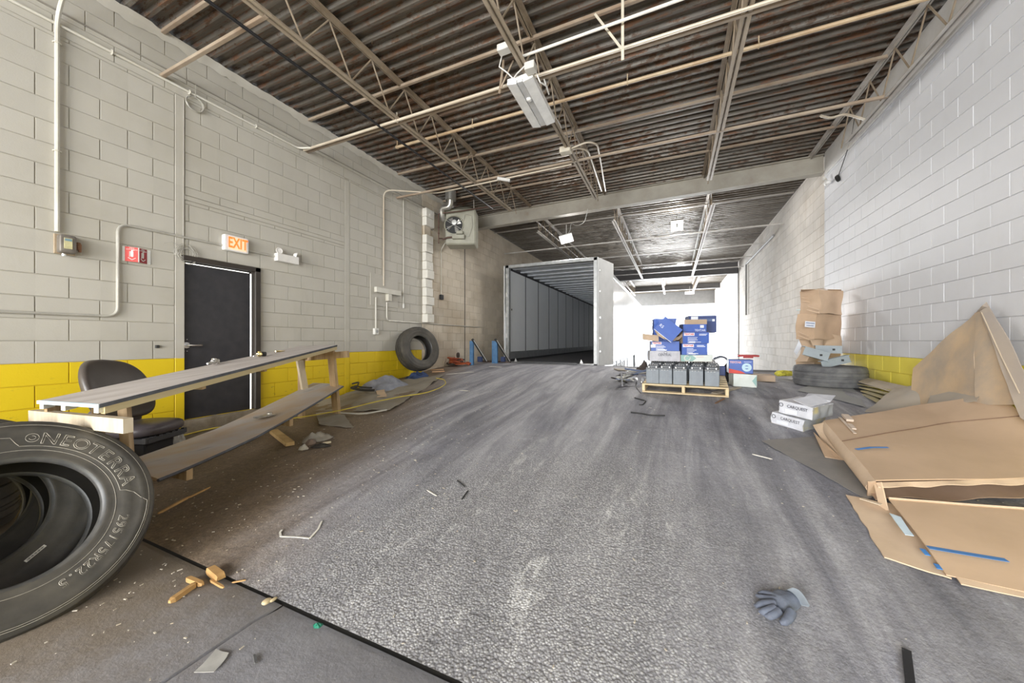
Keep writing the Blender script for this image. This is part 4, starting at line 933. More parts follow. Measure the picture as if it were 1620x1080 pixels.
# paper label inside the second tyre's sidewall
r_=ray(56,875); P=Mi.inverted(); a=P@Vector((0,0,CZ)); bb=P.to_3x3()@r_; s_=(.148-a.z)/bb.z; qq=a+bb*s_
F_=Matrix.Translation((qq.x,qq.y,.0))@Matrix.Rotation(math.atan2(qq.y,qq.x)+PI/2,4,'Z')
b=MB().box((0,0,.1495),(.085,.014,.002),F_); s2=[c_ for c_ in D.objects if c_.parent==t2 and c_.name.startswith('sidewall')][0]; lb=part('paper_label',b,M_('paper_white',(.78,.76,.68)),s2)
b=MB(); [b.box((-.034+i*.0045,0,.1508),(.0018*(1+i%3*.4),.008,.0006),F_) for i in range(16)]; part('label_print',b,M_('plastic_black',(.03,.03,.03)),s2,kind='stuff')
t3=tyre('tyre','third truck tyre of the leaning stack, tread showing at the left edge',tyreM(c1-nrm*.606+pu*.30+pl*.12))
t4=tyre('tyre','lower of two flat tyres added behind the leaning stack to keep its hole dark',Matrix.Translation((-4.56,.46,.152)))  # flat tyres added to block the view through the stack and darken its hole
t5=tyre('tyre','upper of two flat tyres added behind the leaning stack to keep its hole dark',Matrix.Translation((-4.54,.50,.455))@Matrix.Rotation(.5,4,'Z'))
# tyre leaning on the wall
tl=Vector((-4.98,6.86,.93)); 
nl=Vector((.93,-.27,.24)).normalized(); tl=at(661,552,X=-4.985)
tyre('tyre','worn truck tyre leaning alone against the yellow striped left wall',tyreM(tl-nl*.0,nl),lugs=True,R=.475,seg=80)
tr_=at(1311,586,d=5.4); tr_.x=min(tr_.x,2.15); 
tyre('tyre','dusty grey tyre lying flat by the right wall with grey brackets on it',Matrix.Translation((tr_.x,tr_.y,gz(tr_.x,tr_.y)+.15)),rub=RUBG,R=.432)
# ================================================================ WORKBENCH
PLY=M_('bench_ply',(.60,.555,.525),(.47,.42,.385),scale=3.5,rough=.6,sx=(3,.5,1),c3=(.24,.22,.22),bp=.15)
FASC=M_('fascia_wood',(.62,.52,.30),(.55,.44,.24),scale=2,rough=.6,sx=(1,1,6)); LUM=M_('lumber',(.50,.36,.21),(.35,.23,.12),scale=4,rough=.65,sx=(6,6,.6),c3=(.3,.18,.09)); LUMW=M_('lumber_pale',(.62,.53,.40),(.50,.41,.29),scale=4,rough=.6,sx=(6,6,.8))
A=Vector((-2.94,.90,.943)); Bp=Vector((-4.16,3.49,1.243)); wv=Vector((-.640,-.065,-.012)); Lv=(Bp-A)
wb=thing('workbench','long narrow homemade wooden workbench with a lower shelf, sloping with the ramp','workbench',(-3.9,2.1,0))
up=Vector((0,0,1))
def bt(u_,v_,dz=0): return A+Lv*u_+wv*v_+up*dz
part('bench_top',MB().prism([bt(0,0),bt(1,0),bt(1,1),bt(0,1)],(0,0,-.014)),PLY,wb,world=True)
part('rubber_edge',MB().prism([bt(.0,-.006,.002),bt(1,-.006,.002),bt(1,-.006,-.020),bt(0,-.006,-.020)],wv*.012),M_('edge_grey',(.10,.11,.13),(.06,.06,.07),scale=9),wb,world=True)
part('fascia',MB().prism([bt(.01,0,-.020),bt(1,0,-.020),bt(1,0,-.062),bt(.01,0,-.062)],wv*.06),FASC,wb,world=True)
part('fascia',MB().prism([bt(.01,.94,-.016),bt(1,.94,-.016),bt(1,.94,-.095),bt(.01,.94,-.095)],wv*.05),LUM,wb,world=True)
part('painted_end',MB().prism([bt(-.002,-.0,.002),bt(-.002,1,.002),bt(-.002,1,-.018),bt(-.002,0,-.018)],Lv*.004),M_('paint_blue_white',(.45,.66,.80),(.75,.80,.83),scale=14),wb,world=True)
for v_ in(.03,.55,.92): part('end_block',MB().prism([bt(.002,v_,-.018),bt(.002,v_+.07,-.018),bt(.002,v_+.07,-.052),bt(.002,v_,-.052)],Lv*.02),M_('block_white',(.78,.78,.74)),wb,world=True)
for u_ in(.25,.5,.75,.985): part('cross_brace',MB().prism([bt(u_,0.06,-.016),bt(u_,.94,-.016),bt(u_,.94,-.09),bt(u_,.06,-.09)],Lv*.013),LUM,wb,world=True)
# near end cross plank and doubled leg
n0=at(53,657,d=2.25); n1=at(208,677,d=1.93)
part('end_plank',MB().bar(at(53,658,d=2.32),at(203,673,d=1.98),.042,.080),LUMW,wb,world=True)
for k,(u_,v_) in enumerate(((.07,.20),(.085,.28))):
    top=bt(u_,v_,-.06); bot=Vector((top.x+.07,top.y+.02,gz(top.x,top.y)+.0)); part('leg',MB().bar(top,bot,.088,.040,up=(.45,.9,0)),LUM,wb,world=True)
part('leg',MB().bar(bt(.10,.86,-.06),Vector((bt(.10,.86).x-.03,bt(.10,.86).y,gz(bt(.10,.86).x,bt(.10,.86).y))),.04,.088,up=(1,0,0)),LUM,wb,world=True)
lt_=at(524,556,d=5.06); lb_=at(533,655,d=5.07); lb_.z=gz(lb_.x,lb_.y)
part('leg',MB().bar(lt_,lb_,.045,.115,up=(1,0,0)),LUM,wb,world=True)
part('leg',MB().bar(at(474,570,d=4.9),at(483,620,d=4.95),.085,.04,up=(1,0,0)),LUMW,wb,world=True)
part('leg',MB().bar(bt(.97,.88,-.08),Vector((bt(.97,.88).x,bt(.97,.88).y,gz(bt(.97,.88).x,bt(.97,.88).y))),.045,.09,up=(1,0,0)),LUM,wb,world=True)
e0=at(470,564,d=5.2); part('end_brace',MB().bar(at(480,566,d=5.25),at(551,560,d=5.0),.04,.09),LUM,wb,world=True)
# lower shelf, a sagging board: edge points taken in the plane of the bench side
def vplane(px_,py_,off=0):
    n_=Vector((Lv.y,-Lv.x,0)).normalized(); r_=ray(px_,py_); o_=Vector((0,0,CZ)); P0=A+wv*off; s_=(P0-o_).dot(n_)/r_.dot(n_); return o_+r_*s_
SR=[vplane(px_,py_,.02) for px_,py_ in((250,757),(300,737),(350,715),(405,690),(461,659),(505,633),(543,610))]
SL=[p+wv*.86+up*.03 for p in SR]
def shf(u_,v_):
    k=u_*6; i=min(5,int(k)); f=k-i; p=SR[i].lerp(SR[i+1],f); q=SL[i].lerp(SL[i+1],f); r_=p.lerp(q,v_); r_.z+=.012*math.sin(v_*3.1); return r_
SHM=M_('shelf_board',(.50,.38,.26),(.50,.47,.45),scale=2.2,rough=.55,sx=(2,.6,1),lo=.40,hi=.6,c3=(.13,.12,.12),bp=.1)
part('lower_shelf',MB().grid(shf,36,8,.022),SHM,wb,world=True,smooth=True)
part('shelf_edge',MB().prism([SR[0]+up*.0,SR[-1],SR[-1]-up*.02,SR[0]-up*.02],(0,0,0)) if 0 else MB().tube([p-up*.012 for p in SR],.012,4),M_('edge_grey',(.10,.11,.13)),wb,world=True)
for p,q in((SR[1],SL[1]),(SR[4],SL[4])): 
    part('shelf_support',MB().bar(p-up*.06,q-up*.06,.04,.08),LUM,wb,world=True)
# hardware on the bench top
BR=M_('brass',(.62,.50,.24),(.45,.34,.14),scale=30,rough=.3,metal=.8); AL=M_('alu_bright',(.72,.70,.66),(.5,.48,.45),scale=30,rough=.3,metal=.7)
def ontop(px_,py_,h=0):
    n_=Lv.cross(wv).normalized(); r_=ray(px_,py_); o_=Vector((0,0,CZ)); s_=(A-o_).dot(n_)/r_.dot(n_); return o_+r_*s_+up*h
p=ontop(338,577,.03); q=ontop(356,573,.035)
t=thing('air_coupler','silver cast air coupler with a nozzle lying on the workbench before the door','fitting',p-up*.03)
part('nozzle',MB().tube([p+Vector((.10,-.10,-.010)),p+Vector((.02,-.02,.0))],[.008,.014],8),AL,t,world=True,smooth=True); part('body',MB().tube([p+Vector((.03,-.03,.0)),p,p+Vector((-.03,.03,.008))],[.014,.026,.022],10).superbox(p+Vector((-.01,.01,.02)),(.05,.04,.03),3,6),AL,t,world=True,smooth=True); part('clip',MB().superbox(p+Vector((-.045,.055,.0)),(.03,.035,.05),3,6),AL,t,world=True,smooth=True)
p=ontop(410,565,.03)
t=thing('air_coupler','brass hose coupler with a black knob on the workbench beside the door jamb','fitting',p-up*.03)
part('nozzle',MB().tube([p+Vector((.07,-.10,-.012)),p+Vector((.01,-.02,.0))],[.006,.012],8),AL,t,world=True,smooth=True); part('body',MB().tube([p+Vector((.02,-.03,0)),p,p+Vector((-.01,.02,.002))],[.016,.028,.024],8).superbox(p+Vector((0,0,.025)),(.035,.03,.03),3,6),BR,t,world=True,smooth=True); part('knob',MB().superbox(p+Vector((-.03,.06,.004)),(.05,.06,.05),4,6),M_('plastic_black',(.03,.03,.03)),t,world=True,smooth=True)
p=ontop(440,557,.012); solo('hose_fitting',MB().tube([p+Vector((.03,-.05,0)),p,p+Vector((-.03,.10,-.0))],[.008,.012,.005],7),BR,'thin brass fitting with a wire at the far end of the workbench','fitting',smooth=True)
p=shf(.62,.45); solo('metal_bracket',MB().superbox(p+up*.02,(.10,.22,.02),3,6,None).superbox(p+Vector((-.02,.06,.035)),(.05,.05,.03),3,6),AL,'crumpled silver scrap lying on the lower shelf','scrap',smooth=True)
# ================================================================ SEAT
LE=M_('seat_leather',(.085,.070,.058),(.065,.055,.05),scale=4,rough=.38,bp=.25,bscale=70); LE2=M_('seat_vinyl_grey',(.11,.095,.105),(.08,.07,.08),scale=4,rough=.42,bp=.2,bscale=70)
bc=at(180,612,d=3.2); sc_=at(226,676,d=3.35)
fd=Vector((.80,.42,0)).normalized(); sd=Vector((fd.y,-fd.x,0))
t=thing('operator_seat','brown black padded vehicle seat standing against the yellow wall behind the workbench','seat',(bc.x,bc.y,0))
def back(u_,v_):
    x=(u_-.5)*2; z=v_
    hw=.29-.075*max(0,z-.45)**1.2*1.6-.03*(1-z)
    return None
b=MB(); nU,nV=24,20
def bfn(u_,v_):
    a=u_*2*PI; ph=-PI/2+PI*v_
    q=lambda t_,e: math.copysign(abs(t_)**e,t_)
    x=q(math.cos(ph),.45)*q(math.cos(a),.55); y=q(math.cos(ph),.45)*q(math.sin(a),.55); z=q(math.sin(ph),.6)
    hw=.275*(1-.18*max(0,z)**2)-.02*max(0,-z); th=.062+.015*(-z)
    P=bc+sd*(x*hw)+fd*(y*th+.05*x*x-.10*z)+up*(z*.265-.03*max(0,-x)*max(0,z)-.02)
    return P
part('backrest',b.grid(bfn,nU,nV),LE,t,world=True,smooth=80)
F_=frame(sc_,sd,y=fd)
part('seat_cushion',MB().superbox((0,.02,0),(.50,.46,.125),3.2,12,F_),LE2,t,world=True,smooth=80)
part('lumbar_cushion',MB().superbox((0,-.235,.10),(.46,.13,.26),3,12,F_),LE2,t,world=True,smooth=80)
b=MB().box((0,.02,-.085),(.40,.40,.05),F_,bv=.01); part('seat_pan',b,TD,t,world=True)
b=MB(); 
for k in range(7): b.box((-.2+k*.066,.20,-.075),(.035,.03,.05),F_)
part('bellows',b,TD,t,world=True)
b=MB().box((0,0,-.19),(.30,.30,.17),F_,bv=.01).box((0,0,-.30),(.34,.36,.05),F_); 
part('suspension_base',b,M_('black_steel',(.015,.015,.018),rough=.5),t,world=True)
b=MB()
for x in(-.15,.15): b.box((x,0,-(sc_.z-.02+.325)/2+.0),(.05,.4,.05),F_)
ft=MB(); ft.tube([(sc_.x,sc_.y,sc_.z-.3),(sc_.x,sc_.y,.05)],.06,10); ft.box((sc_.x,sc_.y,.03),(.42,.42,.05),bv=.01); part('pedestal',ft,M_('black_steel',(.015,.015,.018)),t,world=True)
b=MB().superbox((.22,-.15,-.02),(.04,.12,.05),3,6,F_); part('back_hinge',b,M_('black_steel',(.015,.015,.018)),t,world=True)
# ================================================================ CLOTHS, SHEETS, LITTER ON THE LEFT
def heap(name,c,rx,ry,h,label,cat,m,seed,rz=0,nu=26,fold=5,g=True,jag=.2,thick=.0,group=None):
    rr=random.Random(seed); so=Vector((rr.random()*50,rr.random()*50,rr.random()*50)); c=Vector(c); M=Matrix.Rotation(rz,3,'Z')
    def f(u_,v_):
        a=u_*2*PI; r_=v_; e=1+jag*noise.noise(Vector((math.cos(a)*2,math.sin(a)*2,0))+so)
        x=math.cos(a)*r_*rx*e; y=math.sin(a)*r_*ry*e; d=M@Vector((x,y,0))
        n1=noise.noise(Vector((x*fold/rx*.5,y*fold/ry*.5,1))+so); n2=abs(noise.noise(Vector((x*fold/rx,y*fold/ry,5))+so))
        z=h*(1-r_**2)*(.65+.7*n1+.3)+h*.38*n2*(1-r_**6)+h*.10*noise.noise(Vector((x*fold/rx*2.2,y*fold/ry*.8,7))+so)*(1-r_**4)
        P=c+d; P.x=min(2.56,max(WL+.02,P.x)); return (P.x,P.y,(gz(P.x,P.y) if g else c.z)+max(.004,z)+.004)
    b=MB().grid(f,nu*2,nu//2)
    return solo(name,b,m,label,cat,group,smooth=60)
def flat(name,poly,m,label,cat,th=.005,h=.004,wave=.0,group=None,nz=6,parent=None):
    """a thin sheet lying on the ground: polygon of photo points on the floor"""
    pts=[at(px_,py_,g=h) for px_,py_ in poly]
    return sheet3(name,pts,m,label,cat,th,wave,group,nz,parent,ground=h)
def sheet3(name,pts,m,label,cat,th=.005,wave=0,group=None,nz=8,parent=None,ground=None,seed=1):
    pts=[Vector(p) for p in pts]
    if len(pts)==4:
        a,b_,c,d=pts
        def f(u_,v_):
            p=a.lerp(b_,u_).lerp(d.lerp(c,u_),v_)
            if ground is not None: p.z=gz(p.x,p.y)+ground
            nn=noise.noise(p*2.3+Vector((seed,0,0))); p.z+=wave*(nn*.9+.5*noise.noise(p*6+Vector((seed,3,0)))) + (wave*.4 if ground is not None else 0)
            ed=.012*noise.noise(p*14) if (u_ in(0,1) or v_ in(0,1)) else 0
            p.x+=ed; p.y+=ed
            return p
        mb=MB().grid(f,nz*3,nz*2,th)
    else:
        mb=MB().prism(pts,(0,0,-th))
    if parent is not None: return part(name,mb,m,parent,world=True,smooth=50)
    return solo(name,mb,m,label,cat,group,smooth=50)
MAT_G=M_('dusty_sheet',(.34,.31,.26),(.25,.22,.17),scale=2.2,rough=.8,sx=(1,.6,1),c3=(.18,.15,.11),bp=.2); CARD=M_('cardboard',(.56,.40,.27),(.50,.355,.235),scale=2.5,rough=.75,c3=(.60,.45,.33),bp=.08,bscale=60); CARDL=M_('cardboard_light',(.66,.50,.35),(.58,.43,.30),scale=5,rough=.7); CARDD=M_('cardboard_grey',(.36,.33,.29),(.44,.37,.29),scale=2,rough=.8,bp=.2)
sheet3('floor_sheet',[at(455,648,g=.01),at(618,650,g=.01),at(703,592,g=.03),at(608,604,g=.05)],MAT_G,'large dusty grey brown sheet spread on the ramp below the leaning tyre','sheet',.008,.05,nz=14)
flat('floor_sheet',[(505,672),(560,676),(545,657),(500,655)],MAT_G,'small end of a dirty sheet lying at the foot of the workbench leg','sheet',.005,.01,.03)
flat('card_piece',[(597,628),(612,627),(607,613),(594,614)],CARDL,'small square of cardboard standing on the dusty sheet','cardboard',.004,.04)
c=Vector((-4.93,5.15,0)); heap('grey_cloth',c,.50,.32,.17,'crumpled grey cloth heaped on the dusty sheet by the yellow wall','cloth',M_('cloth_grey',(.30,.31,.35),(.20,.21,.25),scale=7,rough=.9,bp=.3),3,rz=1.1,fold=3)
c=Vector((-4.93,6.12,0)); heap('blue_cloth',c,.26,.16,.11,'dark blue cloth at the foot of the leaning tyre','cloth',M_('cloth_blue',(.05,.08,.19),(.03,.05,.12),scale=8,rough=.9),4,rz=1.0,fold=5)
for k,(x0,y0,x1,y1,lb) in enumerate(((682,585,702,584,'upper short orange wood slat beside the leaning tyre'),(684,588,703,587,'lower short orange wood slat beside the leaning tyre'))): solo('timber_offcut',MB().bar(at(x0,y0,g=.05),at(x1,y1,g=.05),.06,.02),M_('wood_orange',(.55,.32,.16),(.42,.22,.1),scale=8),lb,'wood')
c=at(714,576,g=0)+Vector((.16,-.22,0)); 
t=thing('strap_heap','tangled orange ratchet straps heaped near the block wall','straps',c)
OR=M_('strap_orange',(.50,.12,.04),(.30,.06,.03),scale=8,rough=.8); rr=random.Random(9)
for k in range(9):
    b=MB(); pp=[c+Vector((rr.uniform(-.35,.35),rr.uniform(-.22,.22),rr.uniform(.02,.20))) for _ in range(5)]
    part('strap',b.tube(bend(pp,.2,4),.022,5),OR if k%3 else M_('strap_dark',(.06,.04,.03)),t,world=True,smooth=True)
part('buckle',MB().superbox(c+Vector((.05,-.05,.26)),(.08,.08,.14),3,6),M_('strap_dark',(.06,.04,.03)),t,world=True)
def gpath(pts,h): return [at(x,y,g=h) for x,y in pts]
YC=M_('cord_yellow',(.62,.50,.08),(.5,.38,.05),scale=9)
pipe('yellow_extension_cord',gpath([(280,690),(330,678),(400,668),(470,661),(545,648),(590,636),(640,626),(672,622),(695,614),(706,607),(703,600),(690,598)],.075),.008,YC,'yellow extension cord trailing over the dusty sheet and along the wall','extension_cord',bendr=.4)  # an extension cord laid along the ground
pipe('flat_hose',gpath([(500,655),(520,652),(545,653),(575,655),(612,648)],.03),.012,M_('hose_pale',(.45,.42,.36)),'pale flat hose along the lower edge of the dusty sheet','hose',bendr=.3)
pipe('black_cord',gpath([(536,612),(548,609),(556,614),(575,617),(592,617)],.09),.022,M_('plastic_black',(.03,.03,.03)),'black cord lying behind the workbench end','hose',bendr=.2)  # a black cord, drawn as a thick tube
for k,(x0,y0,x1,y1) in enumerate(((540,611,585,615),)): pipe('black_cord',gpath([(545,606),(552,603),(565,612),(588,613)],.16),.014,M_('plastic_black',(.03,.03,.03)),'thinner black cable over the black cord behind the workbench','cable',bendr=.2)
# plastic bag by the seat
heap('plastic_bag',(-4.95,2.02,0),.24,.16,.24,'clear crumpled plastic bag on the floor between seat and door step','plastic bag',M_('bag_plastic',(.50,.50,.50),(.36,.36,.37),scale=9,rough=.25),11,fold=8)
for i,(x,y) in enumerate(((475,640),(500,628))):
    pass
# wood block and rag heap
a_=at(433,682,g=.03); b_=at(459,702,g=.03); solo('wood_offcut',MB().bar(a_,b_,.085,.04),LUMW if 0 else M_('offcut_wood',(.60,.42,.20),(.50,.33,.15),scale=4,sx=(2,2,2)),'short sawn offcut of timber lying on the ramp beside the workbench shelf','wood')
t=thing('rag_heap','heap of dirty grey rags and scraps on the ramp beside the timber offcut','rags',at(492,704,g=0))
c=at(497,700,g=0)
def hp(name,c,rx,ry,h,m,seed,rz,par):
    o=heap(name,c,rx,ry,h,None,None,m,seed,rz,nu=18); me=o.data; M0=o.matrix_basis.copy(); D.objects.remove(o); me.transform(M0); return part(name,me,None,par,world=True)
hp('rag',at(502,696,g=0),.17,.09,.08,M_('rag_grey',(.30,.27,.22),(.22,.19,.15),scale=12,bp=.4),21,.8,t); hp('rag',at(480,711,g=0),.06,.04,.04,M_('rag_pale',(.42,.38,.31)),22,.3,t); hp('dark_scrap',at(508,707,g=0),.11,.05,.03,M_('scrap_dark',(.04,.035,.03)),23,.5,t); hp('brown_scrap',at(491,703,g=0),.045,.07,.05,M_('scrap_brown',(.20,.14,.10)),24,0,t)
part('brass_tube',MB().tube([at(511,701,g=.03),at(524,699,g=.03)],.012,7),M_('tube_cream',(.62,.52,.34)),t,world=True,smooth=True)
# bent white strip, wood splinters, paper
WS=M_('strip_white',(.70,.67,.60)); pts=gpath([(446,838),(443,842),(444,848),(470,849),(490,851),(494,847),(503,837),(509,824)],.008)
b=MB(); 
for i in range(len(pts)-1): b.bar(pts[i],pts[i+1],.012,.004)
solo('bent_strip',b,WS,'bent white plastic strip lying on the brown side of the ramp','strip')
SP=M_('splinter_wood',(.55,.33,.13),(.42,.24,.09),scale=6,sx=(2,2,2))
def stick(p,q,w_,h_,label,g=.0,m=SP,grp=None,d2=.5):
    a=at(*p,g=h_/2+.002+g);b_=at(*q,g=h_/2+.002+g); dv=(b_-a).normalized(); s_=Vector((-dv.y,dv.x,0))
    mb=MB(); vs=[]
    for i,f in enumerate((0,.12,.5,.88,1)):
        c=a.lerp(b_,f); ww=w_/2*(d2 if i in(0,4) else 1)*(1+.15*noise.noise(c*20)); hh=h_/2*(.6 if i in(0,4) else 1)
        vs+=[c-s_*ww-up*hh,c+s_*ww-up*hh,c+s_*ww*.8+up*hh,c-s_*ww*.8+up*hh]
    fs=[(0,3,2,1),(16,17,18,19)]
    for i in range(4):
        for k in range(4): fs.append((i*4+k,i*4+(k+1)%4,(i+1)*4+(k+1)%4,(i+1)*4+k))
    return solo('wood_splinter',mb.add(vs,fs),m,label,'wood',grp)
stick((268,952),(311,922),.030,.022,'longest thick splinter of wood on the front slab')
stick((296,914),(321,924),.026,.020,'short splinter crossing the end of the longest one')
stick((332,899),(350,913),.045,.035,'stubby split chunk of wood, thickest of the group on the slab',d2=.9)
stick((333,917),(354,929),.014,.010,'thin straight splinter just below the stubby chunk')
stick((367,921),(389,917),.008,.006,'thin pale splinter at the edge of the rough ramp')
stick((250,812),(300,785),.020,.014,'long splintered stick by the lettered tyre, nearer half',g=.01); stick((296,788),(333,770),.016,.010,'long splintered stick by the lettered tyre, farther pointed half',g=.01,d2=.2)
c=at(422,951,g=.008); b=MB(); b.superbox(c,(.035,.045,.02),2.4,8); b.superbox(c+Vector((.018,.022,.0)),(.015,.035,.015),2.4,6); solo('wood_knot',b,M_('knot_pale',(.62,.50,.30)),'small pale curled chip at the joint of slab and ramp','wood chip',smooth=True)
flat('paper_scrap',[(308,1063),(336,1063),(364,1032),(340,1027)],M_('paper_grey',(.46,.45,.42),(.36,.35,.33),scale=12),'flattened pale paper scrap on the front slab joint','paper',.002,.006,.004)
c=at(503,992,g=.0); heap('green_scrap',c,.022,.018,.012,'tiny crumpled green plastic scrap near the bottom edge','plastic',M_('green_plastic',(.02,.22,.14)),31,nu=12)
stick((402,1035),(405,1049),.010,.006,'tiny dark sliver standing out on the front slab',m=M_('sliver_grey',(.10,.10,.10)))
for (p,q,lb) in (((723,759),(736,770),'curved black sliver on the rough part of the ramp'),((741,775),(730,790),'thin dark sliver beside the curved one on the ramp')): stick(p,q,.010,.006,lb,m=M_('plastic_black',(.03,.03,.03)))
stick((676,775),(691,784),.012,.006,'small pale sliver left of the curved black one on the ramp',m=WS)
stick((1190,718),(1222,726),.014,.006,'thin white sliver on the ramp left of the large cardboard',m=WS)
stick((545,981),(556,986),.012,.006,'tiny pale sliver near the green scrap',m=WS) if 0 else None
for k,(p,q,lb) in enumerate((((774,579.5),(794,580.5),'white scrap of paper at the trailer corner'),((727,617),(741,618),'pale scrap on the ramp right of the dusty sheet'),((705,592),(750,588),'long thin pale stick near the wall end of the dusty sheet'))): stick(p,q,.05,.006,lb,m=WS)
# loose crumbs: nobody could count them
b=MB(); rr=random.Random(77)
for i in range(1500):
    if i%3: x=rr.gauss(-2.9,.8); y=rr.uniform(.2,6.5)
    else: x=rr.uniform(-4,2.2); y=rr.uniform(.7,8)
    if not(WL+.1<x<WR-.1) or 1.1<y<1.2: continue
    z=gz(x,y)+.006; s_=rr.uniform(.002,.006); L_=s_*rr.uniform(1,4); a=rr.random()*PI
    b.box((0,0,0),(L_,s_,s_*.6),Matrix.Translation((x,y,z))@Matrix.Rotation(a,4,'Z'))
solo('floor_crumbs',b,M_('crumbs',(.45,.38,.28),(.62,.58,.5),scale=8),'small wood crumbs and grit scattered over slab and ramp','debris',kind='stuff',rec=False)
# ================================================================ PALLET WITH BATTERIES AND CARTONS
pa=at(1017,620,g=0); pb=at(1144,631,g=0)
ex=(pb-pa); PWD=ex.length; ex.normalize(); ey0=Vector((-ex.y,ex.x,0)); 
zb=gz((pa+ey0*1.1).x,(pa+ey0*1.1).y)-gz(pa.x,pa.y); pcn=at(1081,625,g=0); ex=Vector((math.cos(-.07),math.sin(-.07),0)); PWD=1.08; ey0=Vector((-ex.y,ex.x,0)); pa=pcn-ex*PWD/2; pa.z=gz(pcn.x,pcn.y)
zb=gz((pcn+ey0*1.1).x,(pcn+ey0*1.1).y)-pa.z; ey=(ey0*1.1+up*max(.01,zb)).normalized()
PF=frame(pa+up*.004,ex,y=ey)
t=thing('pallet','new pale wooden pallet on the ramp crest carrying batteries and cartons','pallet',M=PF)
PW=M_('pallet_wood',(.74,.60,.38),(.64,.50,.30),scale=4,rough=.65,sx=(1,1,1),bp=.1)
def pbox(c,d,bv=.004): return MB().box(c,d,None,bv)
for x in(.02,PWD/2,PWD-.02): part('stringer',pbox((x,.55,.068),(.04,1.10,.089)),PW,t)
for k in range(3): part('bottom_board',pbox((PWD/2,.05+k*.5,.012),(PWD,.10,.018)),PW,t)
for k in range(7): part('top_board',pbox((PWD/2,.05+k*.167,.122),(PWD,.10 if k else .11,.018)),PW,t)
BT=M_('battery_grey',(.24,.27,.30),(.20,.22,.25),scale=9,rough=.5,bp=.15,pos=False); BTT=M_('battery_top',(.13,.14,.155),(.20,.21,.22),scale=10,rough=.55,pos=False); LEAD=M_('lead_post',(.62,.62,.62),rough=.35,metal=.5)
def battery(M,label,grp=None):
    t=thing('battery',label,'battery',M=M,group=grp)
    b=MB(); w2,d2,h2=.086,.165,.205
    b.box((0,0,h2/2),(.172,.33,h2),None,.006)
    for k in range(5): b.box((-.066+k*.033,-.166,h2*.45),(.003,.004,h2*.8))
    part('case',b,BT,t)
    b=MB(); b.prism([(-.086,-.165,h2),(.086,-.165,h2),(.086,.165,h2),(-.086,.165,h2)],(0,0,.02)); b.prism([(-.070,-.11,h2+.02),(.070,-.11,h2+.02),(.070,.15,h2+.02),(-.070,.15,h2+.02)],(0,0,.022)); ld=part('lid',b,BTT,t)
    for x in(-.05,.05): part('terminal',MB().lathe([(0,.0),(.011,0),(.009,.022),(0,.022)],10,Matrix.Translation((x,-.135,h2+.02))),LEAD,ld)
    b=MB()
    for x in(-.045,-.015,.015,.045): part('vent_cap',MB().lathe([(0,0),(.009,0),(.009,.008),(0,.009)],8,Matrix.Translation((x,.02,h2+.042))),M_('vent_white',(.55,.55,.55)),ld)
    for x in(-.045,-.01,.03): b.box((x,-.167,h2-.008),(.012,.004,.010))
    part('front_clip',b,M_('vent_white',(.55,.55,.55)),t,kind='stuff')
    return t
ord_=('leftmost','second from left','middle','fourth from left','rightmost')
b0=None
xs=[.135,.315,.490,.700,.885]
for row,(y0,rn,zz) in enumerate(((.20,'front',0),(.545,'middle',0),(.89,'rear',0))):
    for k,x in enumerate(xs):
        x2=x+(0,.015,-.02)[row]+(.01 if row and k==2 else 0); M=PF@Matrix.Translation((x2,y0+(.012 if k%2 else 0),.132))@Matrix.Rotation((.02,-.03,.03,-.02,.01)[k],4,'Z')
        lb='grey truck battery, %s of five in the %s row on the pallet'%(ord_[k],rn)
        if b0 is None: b0=battery(M,lb,'truck batteries on the pallet')
        else: c_=copytree(b0,M=M); c_['label']=lb
bpy.context.view_layer.update()
BLUE=M_('carton_blue',(.055,.13,.46),(.045,.10,.38),scale=3,rough=.45); BLUED=M_('carton_navy',(.035,.06,.20),(.03,.05,.16),scale=3,rough=.5); KR=M_('carton_kraft',(.48,.36,.26),(.40,.30,.21),scale=5,rough=.8); GB=M_('carton_grey',(.52,.52,.56),(.42,.42,.46),scale=12,rough=.6,c3=(.6,.6,.64)); WB=M_('carton_white',(.70,.74,.70),(.62,.66,.62),scale=6,rough=.5); GRN=M_('print_green',(.32,.50,.47)); INKW=M_('ink_white',(.80,.83,.9)); REDP=M_('print_red',(.70,.08,.06)); INKB=M_('ink_black',(.06,.06,.08))
